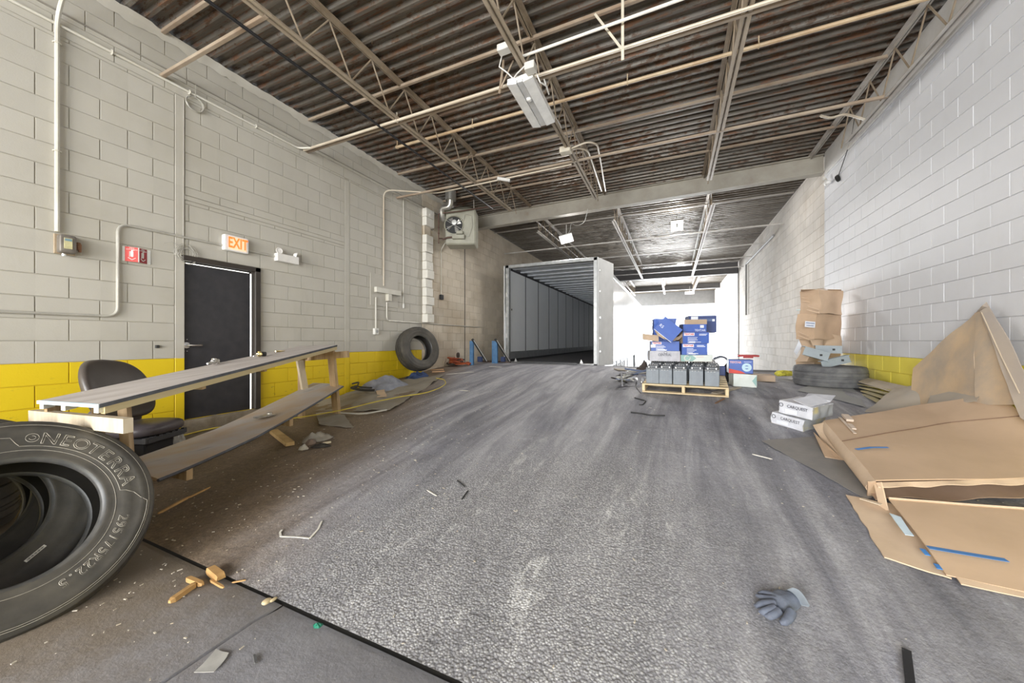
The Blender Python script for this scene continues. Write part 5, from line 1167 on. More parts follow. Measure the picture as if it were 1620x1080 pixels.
def carton(name,label,P0,P1,h,dep,mats,cat='box',grp=None,tilt=0,crush=0,seed=1,open_=False,side=None,yaw=None,upv=None):
    """box from its front bottom edge P0-P1; returns (thing, frame: x right, y up, z out of the front)"""
    P0=Vector(P0);P1=Vector(P1); x=(P1-P0); W=x.length; x.normalize(); 
    z=Vector(upv) if upv else Vector((0,0,1)); z=(z-x*z.dot(x)).normalized(); y=z.cross(x)
    M=Matrix((x,y,z)).transposed().to_4x4(); M.translation=P0
    if tilt: M=M@Matrix.Rotation(tilt,4,'Y')
    t=thing(name,label,cat,M=M,group=grp); rr=random.Random(seed)
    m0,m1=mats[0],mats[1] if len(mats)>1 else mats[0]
    n=6
    def dis(p):
        if not crush: return p
        p=Vector(p); q=p*3.1/max(W,h)+Vector((seed*7,0,0)); f=crush*math.sin(PI*min(1,max(0,p.z/h))) *.5+crush*.7
        return p+Vector((noise.noise(q),noise.noise(q+Vector((9,0,0))),.7*noise.noise(q+Vector((0,9,0)))))*f
    def wall(a,b_,c,d,m,nm):
        a,b_,c,d=map(Vector,(a,b_,c,d)); k=n if crush else 1
        nrm_=(b_-a).cross(d-a).normalized()
        g=MB().grid(lambda u_,v_: dis(a.lerp(b_,u_).lerp(d.lerp(c,u_),v_)),k*2 if crush else 1,k*2 if crush else 1,(lambda p,nn=nrm_:-nn*.004)); part(nm,g,m,t)
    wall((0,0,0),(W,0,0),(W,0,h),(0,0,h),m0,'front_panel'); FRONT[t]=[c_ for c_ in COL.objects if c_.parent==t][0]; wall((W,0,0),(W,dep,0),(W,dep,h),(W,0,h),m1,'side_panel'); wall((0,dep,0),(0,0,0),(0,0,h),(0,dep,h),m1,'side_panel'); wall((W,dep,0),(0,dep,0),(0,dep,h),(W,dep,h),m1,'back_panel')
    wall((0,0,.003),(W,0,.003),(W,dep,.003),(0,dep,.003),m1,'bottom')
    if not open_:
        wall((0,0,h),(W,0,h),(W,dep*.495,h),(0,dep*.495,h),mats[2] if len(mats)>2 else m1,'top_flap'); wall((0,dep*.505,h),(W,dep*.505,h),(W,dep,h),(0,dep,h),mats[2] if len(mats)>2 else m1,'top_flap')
    FM=M@frame((W/2,-.0015,h/2),(1,0,0),y=(0,0,1)); return t,FM,W,h,M
def rows(t,FM,x,y,w_,n,dy,m=INKW,th=.007):
    b=MB(); rr=random.Random(int(abs(x*1000))+n)
    for i in range(n): ww=w_*rr.uniform(.55,1); b.box((x+ww/2,y-i*dy,.001),(ww,th*rr.uniform(.7,1.3),.001),FM)
    part('print_lines',b,m,t,world=True)
def bluebox(t,FM,W,h,txt='TEXTAR',s=.045,lx=-.5,right=True):
    x=-W/2+.02; y=h/2-s*.62-.006
    part('print_plate',MB().box((x+s*1.55,y,.0008),(s*3.3,s*.95,.001),FM),INKW,t,world=True); text_part(txt,s*.85,FM@Matrix.Translation((x+s*1.55,y,.0018)),REDP,t,sx=.95,bold=.0012)
    rows(t,FM,-W/2+.07,y-s*1.0,W*.38,5,h*.115)
    if right: rows(t,FM,W/2-.14,h/2-.03,.12,2,.016)
    rows(t,FM,-W/2+.09,-h/2+.02,W*.5,1,.01)
DP=5.62
def on(px_,py_,d): return at(px_,py_,d=d)
zt=PF@Vector((.5,.75,.132+.250)); ztop=zt.z
def pz(px_,d,z): r_=ray(px_,HPX); return Vector((r_.x*d,r_.y*d,z))
d1=5.50; k_=d1/FPX
def H(py_,d=d1): return CZ+(HPX-py_)/FPX*d
# left stack
zz0=ztop+.004; zA=H(555); 
t,FM,W,h,M=carton('carton','grey mottled carton, bottom of the left stack on the pallet',pz(1028,d1,zz0),pz(1076,d1-.12,zz0),zA-zz0,.42,[GB],seed=2,crush=.006)
text_part('CENTRAL',.055,FM@Matrix.Translation((0,h*.12,.004)),INKB,t,sx=.8); part('logo',MB().lathe([(.018,0),(.022,0),(.022,.001),(.018,.001)],14,FM@Matrix.Translation((.01,h*.36,.004))),INKB,t,world=True)
zB=H(539.5)
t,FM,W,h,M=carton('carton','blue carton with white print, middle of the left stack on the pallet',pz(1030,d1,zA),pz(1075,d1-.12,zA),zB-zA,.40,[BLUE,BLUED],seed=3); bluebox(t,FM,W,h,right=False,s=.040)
part('white_sticker',MB().box((-W/2+.03,0,.002),(.07,.045,.002),FM),INKW,t,world=True)
zC=H(504)
t,FM,W,h,M=carton('carton','open blue carton with loose flaps, top of the left stack on the pallet',pz(1034,d1+.05,zB),pz(1070,d1-.05,zB),zC-zB,.34,[BLUE,BLUED],seed=4,open_=True,crush=.02)
fm=frame(at(1057,521,d=d1-.30),(.72,.1,-.62),y=(.55,.15,.8)); part('tilted_flap',MB().box((0,0,0),(.30,.24,.006),fm),BLUE,t,world=True); part('flap_edge',MB().box((0,-.118,.002),(.30,.006,.008),fm),INKW,t,world=True)
text_part('R5',.06,fm@Matrix.Translation((-.10,-.02,.006)),INKW,t)
def curl(pts,w_,m,par,nm='kraft_flap'):
    b=MB(); 
    for i in range(len(pts)-1): b.prism([pts[i],pts[i+1],pts[i+1]+up*w_,pts[i]+up*w_],(0,.005,0))
    part(nm,b,m,par,world=True)
curl([at(1016,537,d=d1-.1),at(1028,538.5,d=d1-.15),at(1042,540,d=d1-.2)],.09,KR,t); curl([at(1036,523,d=d1-.2),at(1040,530,d=d1-.25),at(1050,536,d=d1-.28),at(1066,539,d=d1-.25),at(1074,537,d=d1-.2),at(1084,528,d=d1-.15)],.045,KR,t)
# right stack
zA=H(561,5.35); d2=5.35
t,FM,W,h,M=carton('carton','white carton with pale green hexagon, bottom of the right stack on the pallet',pz(1077,d2,zz0),pz(1127,d2-.10,zz0),zA-zz0,.42,[WB,KR,WB],seed=5)
hx=MB().prism([FM@Vector((-W/2+x_,y_,.0008)) for x_,y_ in((0.0,-h/2+.004),(.155,-h/2+.004),(.21,0),(.155,h/2-.004),(0.0,h/2-.004))],FM.to_3x3()@Vector((0,0,.001))); part('print_hexagon',hx,GRN,t,world=True)
sw=[(.085+.045*math.cos(a)*(.55+.45*q),.005+.05*math.sin(a)*(.55+.45*q)) for q,a in [(i/14,.6+i*.42) for i in range(15)]]
part('print_swirl',MB().tube([FM@Vector((-W/2+x_,y_,.002)) for x_,y_ in sw],[.004+.008*abs(math.sin(i*.22)) for i in range(15)],6),WB,t,world=True); rows(t,FM,.0,h*.22,.16,1,.01,M_('print_pink',(.75,.5,.45)),.006)
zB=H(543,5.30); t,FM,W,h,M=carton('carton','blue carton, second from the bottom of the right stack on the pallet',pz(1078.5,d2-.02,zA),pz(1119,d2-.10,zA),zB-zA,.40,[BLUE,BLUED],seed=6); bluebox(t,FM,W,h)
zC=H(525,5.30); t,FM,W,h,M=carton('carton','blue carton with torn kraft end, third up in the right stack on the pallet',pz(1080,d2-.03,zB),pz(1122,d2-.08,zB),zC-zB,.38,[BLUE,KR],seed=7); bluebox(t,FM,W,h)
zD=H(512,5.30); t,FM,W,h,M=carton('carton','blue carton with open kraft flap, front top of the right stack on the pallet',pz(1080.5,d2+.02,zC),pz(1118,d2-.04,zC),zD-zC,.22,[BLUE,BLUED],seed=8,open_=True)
text_part('TEXTAR',.045,FM@Matrix.Translation((W*.22,-h*.30,.002)),INKW,t,sx=.9); part('kraft_flap',MB().box((0.01,h/2+.03,.0),(W*.95,.07,.005),FM),KR,t,world=True); part('white_sticker',MB().box((W*.30,h*.18,.002),(.05,.04,.002),FM),INKW,t,world=True)
zE=H(499,5.6); t,FM,W,h,M=carton('carton','dark blue carton at the back, highest box of the right stack',pz(1090,d2+.32,zC),pz(1134,d2+.22,zC),zE-zC,.3,[BLUED,BLUED],seed=9)
part('white_sticker',MB().box((-W*.30,h*.32,.002),(.10,.07,.002),FM),INKW,t,world=True); part('white_sticker',MB().box((W*.38,h*.22,.002),(.035,.035,.002),FM),INKW,t,world=True); rows(t,FM,-.05,h*.28,.22,2,.02,M_('print_pale_blue',(.3,.42,.6)))
# things right of the pallet
t=thing('wheel_arch','curved white plastic wheel arch leaning behind the pallet','car part',at(1145,590,g=0))
ap=[at(1129,567,d=6.0),at(1140,563,d=6.0),at(1149,566,d=5.95),at(1154,574,d=5.9),at(1155,590,d=5.85)]
b=MB(); pp=bend(ap,.1,5)
for i in range(len(pp)-1): b.bar(pp[i],pp[i+1],.22,.02,up=(0,1,0)) if 0 else b.prism([pp[i],pp[i+1],pp[i+1]+Vector((.0,.28,0)),pp[i]+Vector((0,.28,0))],(.02,0,-.03))
part('shell',b,M_('arch_white',(.78,.80,.82),rough=.3),t,world=True); part('rim_edge',MB().tube(pp,.014,6),M_('arch_dark',(.10,.11,.15)),t,world=True,smooth=True)
c=at(1151,603,g=0); heap('black_cover',c,.17,.15,.24,'crumpled black plastic cover between pallet and blue box','plastic cover',M_('plastic_cover_black',(.035,.03,.035),rough=.5),44,fold=4,jag=.1)
q=at(1139,586,d=5.3); solo('dark_box',MB().box((q.x,q.y,q.z+.0),(.13,.10,.14),bv=.01),BLUED,'small navy box behind the black plastic cover','box') 
t,FM,W,h,M=carton('carton','low white carton under the blue brake drum box',pz(1160,5.35,gz(.82,6.4)+.005),pz(1197,5.25,gz(1.1,6.3)+.0),.185,.3,[WB,WB,KR],seed=12,crush=.005)
part('print_hexagon',MB().prism([FM@Vector(p) for p in((W/2-.004,-h/2+.01,.004),(W/2-.06,0,.004),(W/2-.004,h/2-.01,.004))],FM.to_3x3()@Vector((0,0,.001))),GRN,t,world=True)
zz=FM.translation.z+h/2+.004
t,FM,W,h,M=carton('carton','blue and red carton with a picture of a brake drum, right of the pallet',pz(1153,5.45,zz),pz(1191.5,5.32,zz),.205,.26,[BLUE,BLUED],seed=13)
text_part('TEXTAR',.040,FM@Matrix.Translation((-W*.22,h*.30,.002)),INKW,t,bold=.002); text_part('TEXTAR',.040,FM@Matrix.Translation((-W*.22,h*.30,.003)),REDP,t)
part('print_red_band',MB().prism([FM@Vector(p) for p in((-W/2,-h/2,.001),(W*.2,-h/2,.001),(-.0,-h/2+.035,.001),(-W/2,-h/2+.07,.001))],FM.to_3x3()@Vector((0,0,.001))),REDP,t,world=True)
part('print_drum',MB().lathe([(.028,0),(.062,0),(.062,.001),(.028,.001)],24,FM@Matrix.Translation((W*.24,-.01,.001))@Matrix.Diagonal((1,1.0,1,1))).box((W*.24,-.01,.0025),(.10,.03,.001),FM),M_('print_pale_cyan',(.55,.75,.85)),t,world=True); rows(t,FM,.04,h*.34,.13,1,.01)
t=thing('red_tray','red plastic tray lying on top of the blue brake drum carton','tray',at(1182,564,d=5.35)); c=at(1182.5,562.5,d=5.38)
part('tray_body',MB().box(c,(.27,.20,.028),bv=.01).box(c-up*.02,(.13,.12,.03),bv=.008),M_('tray_red',(.40,.03,.03),rough=.4),t,world=True); part('white_sheet',MB().box(c+Vector((-.05,-.08,-.034)),(.22,.1,.004),Matrix.Identity(4)),INKW,t,world=True)
solo('flat_carton',MB().box(Vector((at(1206,583,d=5.9).x,at(1206,583,d=5.9).y+.15,.63+.058)),(.34,.38,.10),Matrix.Identity(4),bv=.004),KR,'flat brown kraft box on the floor right of the blue carton','box')
solo('black_wedge',MB().prism([at(1196,593,g=.004),at(1202,593,g=.004),at(1199,596,g=.004)],(0,.05,.03)),M_('plastic_black',(.03,.03,.03)),'small black scrap under the edge of the flat brown box','scrap')
yt=[at(1226,591,d=6.3),at(1240,590,d=6.3),at(1252,590.5,d=6.3),at(1268,590.5,d=6.3)]
t=thing('yellow_bundle','speckled yellow rolled absorbent tube lying by the right wall','absorbent sock',at(1245,592,d=6.3)); part('roll',MB().tube([yt[0],yt[0].lerp(yt[1],.3),yt[1],yt[2]],[.02,.05,.055,.045],10),M_('yellow_speckle',(.72,.66,.08),(.40,.36,.06),scale=30,lo=.45,hi=.6),t,world=True,smooth=True); part('roll',MB().tube([yt[2],yt[2].lerp(yt[3],.5),yt[3]],[.035,.045,.04],10),M_('yellow_speckle',(.72,.66,.08)),t,world=True,smooth=True)
stick((1130,622),(1168,612),.10,.02,'weathered grey board end sticking out behind the pallet',m=M_('old_board',(.36,.31,.24)),d2=.95)
stick((1131,638),(1146,630),.022,.012,'brown wood sliver at the near corner of the pallet',m=M_('brown_wood',(.22,.12,.07)),d2=.3)
# ================================================================ CARTONS ON THE RIGHT, TYRE, BRACKETS
def carton3(name,label,E,Lp,Rp,h,m,seed,crush=.02,extra=None,tiltx=0,open_=False):
    """corner-on crushed carton: E corner edge nearest, Lp and Rp the bottom ends of its two visible sides"""
    E=Vector(E);Lp=Vector(Lp);Rp=Vector(Rp); F=Lp+Rp-E; t=thing(name,label,'box',E); n=10
    def dis(p):
        q=(p-E)*3.2+Vector((seed*5.3,0,0)); f=(p.z-E.z)/h
        r=p+Vector((noise.noise(q),noise.noise(q+Vector((9,3,0))),.8*noise.noise(q+Vector((0,9,4)))))*crush*(1+1.2*math.sin(PI*min(1,max(0,f))))+Vector((tiltx*f,0,0)); r.x=min(r.x,2.575); return r
    for nm,a,b_ in(('side_panel',Lp,E),('side_panel',E,Rp),('side_panel',Rp,F),('side_panel',F,Lp)):
        nn=(b_-a).cross(up).normalized(); part(nm,MB().grid(lambda u_,v_: dis(a.lerp(b_,u_)+up*(h*v_)),n,n,lambda p,nn=nn:-nn*.005),m,t,world=True,smooth=35)
    if not open_:
        mid1=(E+Rp)/2; mid0=(Lp+F)/2
        for a,b_,c,d in((Lp,E,(E+Rp)/2,(Lp+F)/2),((Lp+F)/2+up*.008,(E+Rp)/2+up*.008,Rp,F)):
            part('top_flap',MB().grid(lambda u_,v_: dis(a.lerp(b_,u_).lerp(d.lerp(c,u_),v_)+up*h),n,n,.005),m,t,world=True,smooth=35)
    return t
dS=6.05
zc=lambda py_,d: CZ+(HPX-py_)/FPX*d
def P(px_,d,z): r_=ray(px_,HPX); return Vector((r_.x*d,r_.y*d,z))
KT=M_('carton_tan3',(.56,.40,.27),(.64,.47,.33),scale=3,rough=.75)
KA=M_('carton_tan',(.60,.43,.29),(.52,.37,.25),scale=4,rough=.75,c3=(.42,.29,.2)); KB=M_('carton_tan2',(.62,.46,.32),(.54,.40,.28),scale=3,rough=.75,c3=(.66,.5,.37))
gS=gz(2.2,7.6)
L1=zc(577,dS); 
t=carton3('crushed_carton','lowest crushed tan carton, mostly hidden behind the flat tyre',P(1288,dS-.1,gS+.005),P(1259,dS+.2,gS+.005),P(1325,dS+.05,gS+.005),zc(571,dS)-gS,KB,31,.02)
part('white_label',MB().box(P(1262,dS-.02,zc(580,dS)),(.07,.01,.05)),INKW,t,world=True)
b0_=zc(571,dS); t=carton3('crushed_carton','bulging crushed tan carton second from the bottom with white edge tape, above the flat tyre',P(1276,dS-.2,b0_),P(1256,dS+.10,b0_),P(1328,dS+.05,b0_),zc(530,dS)-b0_,KB,32,.05,tiltx=.05)
part('white_label',MB().prism([P(1256,dS-.03,zc(556,dS)),P(1260,dS-.03,zc(562,dS)),P(1268,dS-.08,zc(547,dS)),P(1264,dS-.08,zc(538,dS))],(0,-.01,0)),INKW,t,world=True)
b1_=zc(536,dS); t=carton3('crushed_carton','tan carton with a white address label, second from the top of the stack',P(1288,dS-.26,b1_),P(1259,dS-.0,b1_),P(1330,dS+.0,b1_),zc(497,dS)-b1_,KA,33,.030,tiltx=.03)
lq=P(1281,dS-.27,zc(511,dS)); lf=frame(at(1281.5,513,d=dS-.30),(.9,.42,-.08),y=(0,0,1)); part('address_label',MB().box((0,0,0),(.165,.095,.003),lf),INKW,t,world=True); part('label_print',MB().box((0,.02,.002),(.14,.014,.002),lf).box((.0,-.02,.002),(.12,.012,.002),lf),M_('ink_blue_grey',(.25,.3,.45)),t,world=True)
b2_=zc(498,dS); t=carton3('crushed_carton','topmost crushed tan carton of the stack by the right wall',P(1295,dS-.30,b2_),P(1264,dS+.02,b2_),P(1334,dS-.12,b2_),zc(461,dS)-b2_,KT,34,.020)
part('bulging_flap',MB().grid(lambda u_,v_: P(1267+64*u_,dS-.28+.10*abs(u_-.45)+.40*v_,b2_+.395+.07*math.sin(PI*u_)**2*v_),10,6,.005),KB,t,world=True,smooth=True); part('torn_hole',MB().superbox(at(1294,461,d=dS-.25),(.05,.03,.03),2.4,8),INKW,t,world=True,smooth=True)
b=MB().superbox(at(1263,490,d=dS-.1),(.06,.05,.03),2.2,8); solo('plastic_scrap',b,M_('foam_pale',(.72,.80,.80)),'pale plastic scrap sticking out between the two upper tan cartons','plastic',smooth=True)
GM=M_('bracket_grey',(.36,.41,.44),(.30,.34,.37),scale=6,rough=.5)
def bracket(label,p,q,w_,h_,rot):
    t=thing('grey_bracket',label,'bracket',(p+q)/2); part('web',MB().bar(p,q,.012,h_,up=rot),GM,t,world=True)
    d=(q-p).normalized(); r_=Vector(rot).normalized(); 
    for s_ in(-1,1): part('flange',MB().bar(p+r_*s_*h_/2+Vector((0,.04,0)),q+r_*s_*h_/2+Vector((0,.04,0)),.09,.010,up=rot),GM,t,world=True)
    c=q-d*.10; part('bolt_hole',MB().box(c+Vector((0,-.01,0)),(.03,.012,.03)),M_('plastic_black',(.03,.03,.03)),t,world=True)
bracket('long grey metal channel lying across the flat tyre, left one',at(1272,554,d=5.45),at(1311,565,d=5.35),.1,.125,(0,0,1))
bracket('grey metal channel behind the left one, sloping to the right wall',at(1290,552,d=5.75),at(1332,553,d=5.6),.1,.11,(0,0,1))
bracket('lowest grey metal channel resting on the flat tyre near the wall',at(1300,577,d=5.4),at(1344,567,d=5.35),.1,.10,(-.2,0,1))
# two crushed white grey cartons
g1=at(1220,668,g=.002); g2=at(1271,683,g=.002)
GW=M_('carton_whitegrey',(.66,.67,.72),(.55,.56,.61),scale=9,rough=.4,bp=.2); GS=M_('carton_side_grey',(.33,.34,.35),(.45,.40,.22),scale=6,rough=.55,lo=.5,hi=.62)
upn=Vector((0,-.08,1))
t,FM,W,h,M=carton('carton','lower grey white carton of the two crushed ones near the cardboard pile',g1,g2,.115,.34,[GW,GS,GW],seed=51,crush=.010,upv=upn)
text_part('CARQUEST',.042,FM@Matrix.Translation((.03,.018,.006)),INKB,t,sx=.85); part('logo',MB().lathe([(.015,0),(.020,0),(.020,.001),(.015,.001)],14,FM@Matrix.Translation((-.125,.02,.007))),INKB,t,world=True); part('address_label',MB().box((-.04,-.025,.007),(.11,.035,.002),FM),INKW,t,world=True)
o1=M@Vector((.055,.02,.125)); o2=M@Vector((.055+W*.98,.035,.125))
t,FM,W,h,M=carton('carton','upper grey white carton of the two crushed ones, lid flaps open',o1,o2,.125,.34,[GW,GS,GW],seed=52,crush=.012,upv=upn)
text_part('CARQUEST',.042,FM@Matrix.Translation((.02,.022,.008)),INKB,t,sx=.85); part('logo',MB().lathe([(.015,0),(.020,0),(.020,.001),(.015,.001)],14,FM@Matrix.Translation((-.125,.025,.008))),INKB,t,world=True); part('address_label',MB().box((-.03,-.025,.008),(.11,.04,.002),FM),INKW,t,world=True)
fl1=frame(M@Vector((W*.72,.14,.155)),M.to_3x3()@Vector((1,-.1,-.25)),y=M.to_3x3()@Vector((0,1,.1))); part('open_flap',MB().box((0,0,0),(.15,.30,.005),fl1),GW,t,world=True); fl2=frame(M@Vector((W*.62,.33,.16)),M.to_3x3()@Vector((1,.2,.1)),y=M.to_3x3()@Vector((0,1,.2))); part('open_flap',MB().box((0,0,0),(.22,.16,.005),fl2),GW,t,world=True)
# ================================================================ BIG CARDBOARD
def mid(a,b_,f=.5): return Vector(a).lerp(Vector(b_),f)
TAPE=M_('tape_blue',(.06,.25,.62),(.05,.21,.55),scale=10,rough=.5)
t=thing('flattened_carton','largest flattened brown carton in the right foreground with blue tape strips','cardboard',(1.9,3.6,.3))
tA=at(1303.6,665,g=.16);tB=at(1385.5,760,g=.155);tC=at(1620,754,g=.16); tC=tB+(tC-tB)*1.42; tD=at(1580,622,X=2.46); tE=at(1458,640,X=2.20)
tD2=tD+Vector((.06,-.35,-.10))
def topf(u_,v_):   # u from left to right, v from front to back
    f=tB.lerp(tC,u_); bk=tA.lerp(tE,min(1,u_*1.55)) if u_<.645 else tE.lerp(tD,(u_-.645)/.355)
    p=f.lerp(bk,v_); p.z+=.010*noise.noise(p*2.5)+.05*math.sin(PI*v_)*math.sin(PI*u_)*.3; p.x=min(p.x,2.585); return p
part('top_panel',MB().grid(topf,30,20,.007),CARD,t,world=True,smooth=40)
crs=[topf(u_/12,.56+.10*(u_/12))+up*.003 for u_ in range(13)]; part('score_line',MB().tube(crs,.0035,4),M_('score_brown',(.20,.12,.08)),t,world=True)
gl=lambda p,h=.012: Vector((p.x,p.y,gz(p.x,p.y)+h))
bB=at(1373.5,778,g=.04); bA=gl(tA,.03)+Vector((.0,0,0))
part('left_panel',MB().grid(lambda u_,v_: tA.lerp(tB,u_).lerp(bA.lerp(bB,u_),v_)+Vector((-.03*math.sin(PI*v_),0,0)),14,5,lambda p:Vector((.006,0,0))),CARDL,t,world=True,smooth=40)
fr=[gl(tB,.03)+Vector((.04,.02,0)),gl(tC,.06)]
part('bottom_panel',MB().grid(lambda u_,v_: gl(topf(u_*.98,v_),.035+.03*noise.noise(Vector((u_*4,v_*3,0)))),20,14,.006),M_('cardboard_inside',(.46,.32,.24),(.40,.28,.20),scale=3,rough=.8),t,world=True,smooth=40)
part('torn_edge',MB().grid(lambda u_,v_: tB.lerp(tC,u_)+Vector((.0,-.03*v_-.02*v_*noise.noise(Vector((u_*9,0,0))),-.012-.035*v_*(.5+.5*noise.noise(Vector((u_*7,2,0)))))),40,2,.005),CARDL,t,world=True)
part('fold_post',MB().bar(tB+Vector((.01,.0,-.01)),at(1399,807,g=.01),.05,.008,up=(1,.5,0)),CARDL,t,world=True); part('fold_post',MB().bar(tB+Vector((-.02,.0,-.01)),at(1378,783,g=.015),.04,.008,up=(0,1,0)),CARD,t,world=True)
def tape(pts,w0,m,par,lift=.004):
    b=MB(); pts=[Vector(p)+up*lift for p in pts]; 
    for i in range(len(pts)-1): b.bar(pts[i],pts[i+1],w0,.0015)
    part('tape_strip',b,m,par,world=True,label='blue tape strip')
def ontopf(px_,py_):
    best=None
    for i in range(61):
        for j in range(41):
            p=topf(i/60,j/40); xc=p.x*cs+p.y*sn; zc_=-p.x*sn+p.y*cs; x=810+FPX*xc/zc_; y=HPX-FPX*(p.z-CZ)/zc_; e=(x-px_)**2+(y-py_)**2
            if best is None or e<best[0]: best=(e,p)
    return best[1]
tape([ontopf(1355,711),ontopf(1380,709.5),ontopf(1405,708)],.028,TAPE,t,.007)
part('torn_paper',MB().bar(ontopf(1335,656)+up*.02,ontopf(1345,668)+up*.02,.05,.02).bar(ontopf(1343,673)+up*.012,ontopf(1352,680)+up*.01,.03,.01).bar(ontopf(1330,660)+up*.008,ontopf(1352,688)+up*.008,.02,.004),M_('torn_pale',(.66,.54,.44)),t,world=True)
part('left_flap',MB().grid(lambda u_,v_: at(1286,672,g=.10).lerp(at(1303,700,g=.02),u_).lerp(at(1303,668,g=.15).lerp(at(1335,727,g=.02),u_),v_),4,4,.006),CARDL,t,world=True)
part('left_flap',MB().grid(lambda u_,v_: at(1287,683,g=.05).lerp(at(1305,722,g=.015),u_).lerp(at(1305,700,g=.06).lerp(at(1335,728,g=.01),u_),v_),4,4,.006),CARD,t,world=True)
# lower carton in front
t=thing('flattened_carton','lower flattened carton in the front right with a long blue tape strip','cardboard',(1.7,2.7,.2))
lA=at(1406,789,g=.075);lB=at(1620,806,g=.10); lC=at(1620,934,g=.02);lD=at(1497,908,g=.015); lB=lA+(lB-lA)*1.6; lC=lD+(lC-lD)*2.2
def lowf(u_,v_):
    p=lD.lerp(lC,u_).lerp(lA.lerp(lB,u_),v_); p.z+=.006*noise.noise(p*3)+.012*math.sin(PI*v_); p.x=min(p.x,2.58); return p
part('front_panel',MB().grid(lowf,24,14,.006),CARD,t,world=True,smooth=40)
part('rolled_edge',MB().tube([lowf(i/10,1)+up*.004 for i in range(11)],.008,5),CARDL,t,world=True)
part('lower_layer',MB().grid(lambda u_,v_: lowf(u_,v_*.5)+Vector((.03,-.04+.02*u_,-.012)),14,5,.005),CARDL,t,world=True)
def onlow(px_,py_):
    best=None
    for i in range(61):
        for j in range(31):
            p=lowf(i/60,j/30); xc=p.x*cs+p.y*sn; zc_=-p.x*sn+p.y*cs; e=(810+FPX*xc/zc_-px_)**2+(HPX-FPX*(p.z-CZ)/zc_-py_)**2
            if best is None or e<best[0]: best=(e,p)
    return best[1]
tape([onlow(1468,868),onlow(1510,876),onlow(1550,882),onlow(1594,888)],.034,TAPE,t,.006)
fp=[at(1338,782,g=.012),at(1399,880,g=.008),at(1506,914,g=.006),at(1432,800,g=.035)]
t=thing('carton_flap','side flap of cardboard on the ramp left of the lower flattened carton','cardboard',at(1400,850,g=0))
sheet3('flap_panel',[fp[0],fp[1],fp[2],fp[3]],CARDL,None,None,.006,.008,None,8,t)
part('pale_score',MB().bar(at(1362,788,g=.04),at(1394,798,g=.05),.03,.004),M_('score_pale',(.72,.6,.45)),t,world=True); pw=[at(1407,812,g=.06),at(1425,818,g=.055),at(1438,838,g=.045),at(1446,848,g=.04),at(1432,846,g=.04),at(1420,830,g=.05)]
part('packing_tape',MB().prism(pw,(0,0,.003)),M_('tape_clear',(.55,.66,.74),rough=.15),t,world=True); part('tape_scrap',MB().bar(at(1459,868,g=.03),at(1468,878,g=.03),.02,.003).bar(at(1481,892,g=.02),at(1487,900,g=.02),.02,.003),TAPE,t,world=True)
# triangular sheet standing against the wall
TRI=M_('leaning_card',(.60,.44,.28),(.43,.35,.27),scale=3.2,rough=.8,c3=(.58,.42,.24),bp=.2)
t=thing('leaning_cardboard','large dusty cardboard sheet standing as a triangle against the right wall','cardboard',(2.4,5.0,.5))
ap_=at(1560,478,X=2.56); l1=at(1443,582,X=2.42); l2=at(1443,640,X=2.36); r1=at(1640,586,X=2.52); r2=at(1690,712,X=2.40); m1=at(1613,620,X=2.44); k1=at(1549,505,X=2.52); n1=at(1543,495,X=2.54)
def tri(a,b_,c,d,nm,m=TRI,sd=1,wv_=.02): part(nm,MB().grid(lambda u_,v_: (lambda p: p+Vector((wv_*noise.noise(p*4+Vector((sd,0,0))),0,0)))(Vector(a).lerp(b_,u_).lerp(Vector(d).lerp(c,u_),v_)),10,10,lambda p:Vector((.006,0,0))),m,t,world=True,smooth=40)
mid1=at(1495,540,X=2.47)
tri(l2,at(1545,640,X=2.36),n1,l1,'main_panel'); tri(at(1545,640,X=2.36),at(1613,640,X=2.40),at(1554,492,X=2.53),n1,'main_panel',sd=3); tri(at(1613,660,X=2.36),r2,at(1566,484,X=2.565),at(1553,492,X=2.53),'folded_panel',M_('leaning_card_grey',(.42,.35,.28),(.36,.31,.27),scale=3,rough=.8,bp=.2),4); part('corner_lip',MB().prism([n1,at(1553,484,X=2.52),ap_,at(1564,487,X=2.55)],(.006,0,0)),M_('leaning_card_grey',(.42,.35,.28)),t,world=True)
part('crease_line',MB().tube([at(1553,494,X=2.52),at(1585,565,X=2.45),at(1613,622,X=2.39)],.004,4),M_('score_pale',(.72,.6,.45)),t,world=True)
# grey sheets between
sheet3('dusty_cardboard',[at(1368,650,g=.02),at(1480,651,g=.05),at(1500,612,X=2.45),at(1415,612,X=2.40)],CARDD,'grey dusty cardboard sheet bulging between the triangle and the big carton','cardboard',.006,.03,nz=8,seed=5)
sheet3('dusty_cardboard',[at(1460,652,g=.10),at(1545,636,X=2.34),at(1560,606,X=2.46),at(1480,604,X=2.46)],CARDD,'upper grey cardboard fold at the foot of the triangle','cardboard',.006,.03,nz=8,seed=8)
t=thing('broken_crate','broken crate side with yellow stained slats by the yellow wall stripe','crate',at(1400,630,g=0))
CRY=M_('crate_stain',(.34,.31,.23),(.46,.39,.19),scale=6,rough=.7,c3=(.3,.26,.2))
for k in range(5): part('slat',MB().bar(at(1358+k*3,602+k*5.5,g=.10-.02*k),at(1432-k*10,612+k*6,g=.16-.03*k),.07,.012),CRY,t,world=True)
part('panel',MB().grid(lambda u_,v_: at(1372,597,d=5.05).lerp(at(1440,612,d=4.12),u_).lerp(at(1358,603,d=4.9).lerp(at(1420,622,d=4.2),u_),v_),6,4,.01),CARDD,t,world=True)
flat('floor_sheet',[(1205,697),(1372,790),(1400,775),(1300,690)],M_('sheet_mud',(.20,.19,.18),(.26,.24,.22),scale=3,rough=.75,bp=.3),'thin muddy grey sheet on the ramp under the large cartons','sheet',.003,.006,.008)
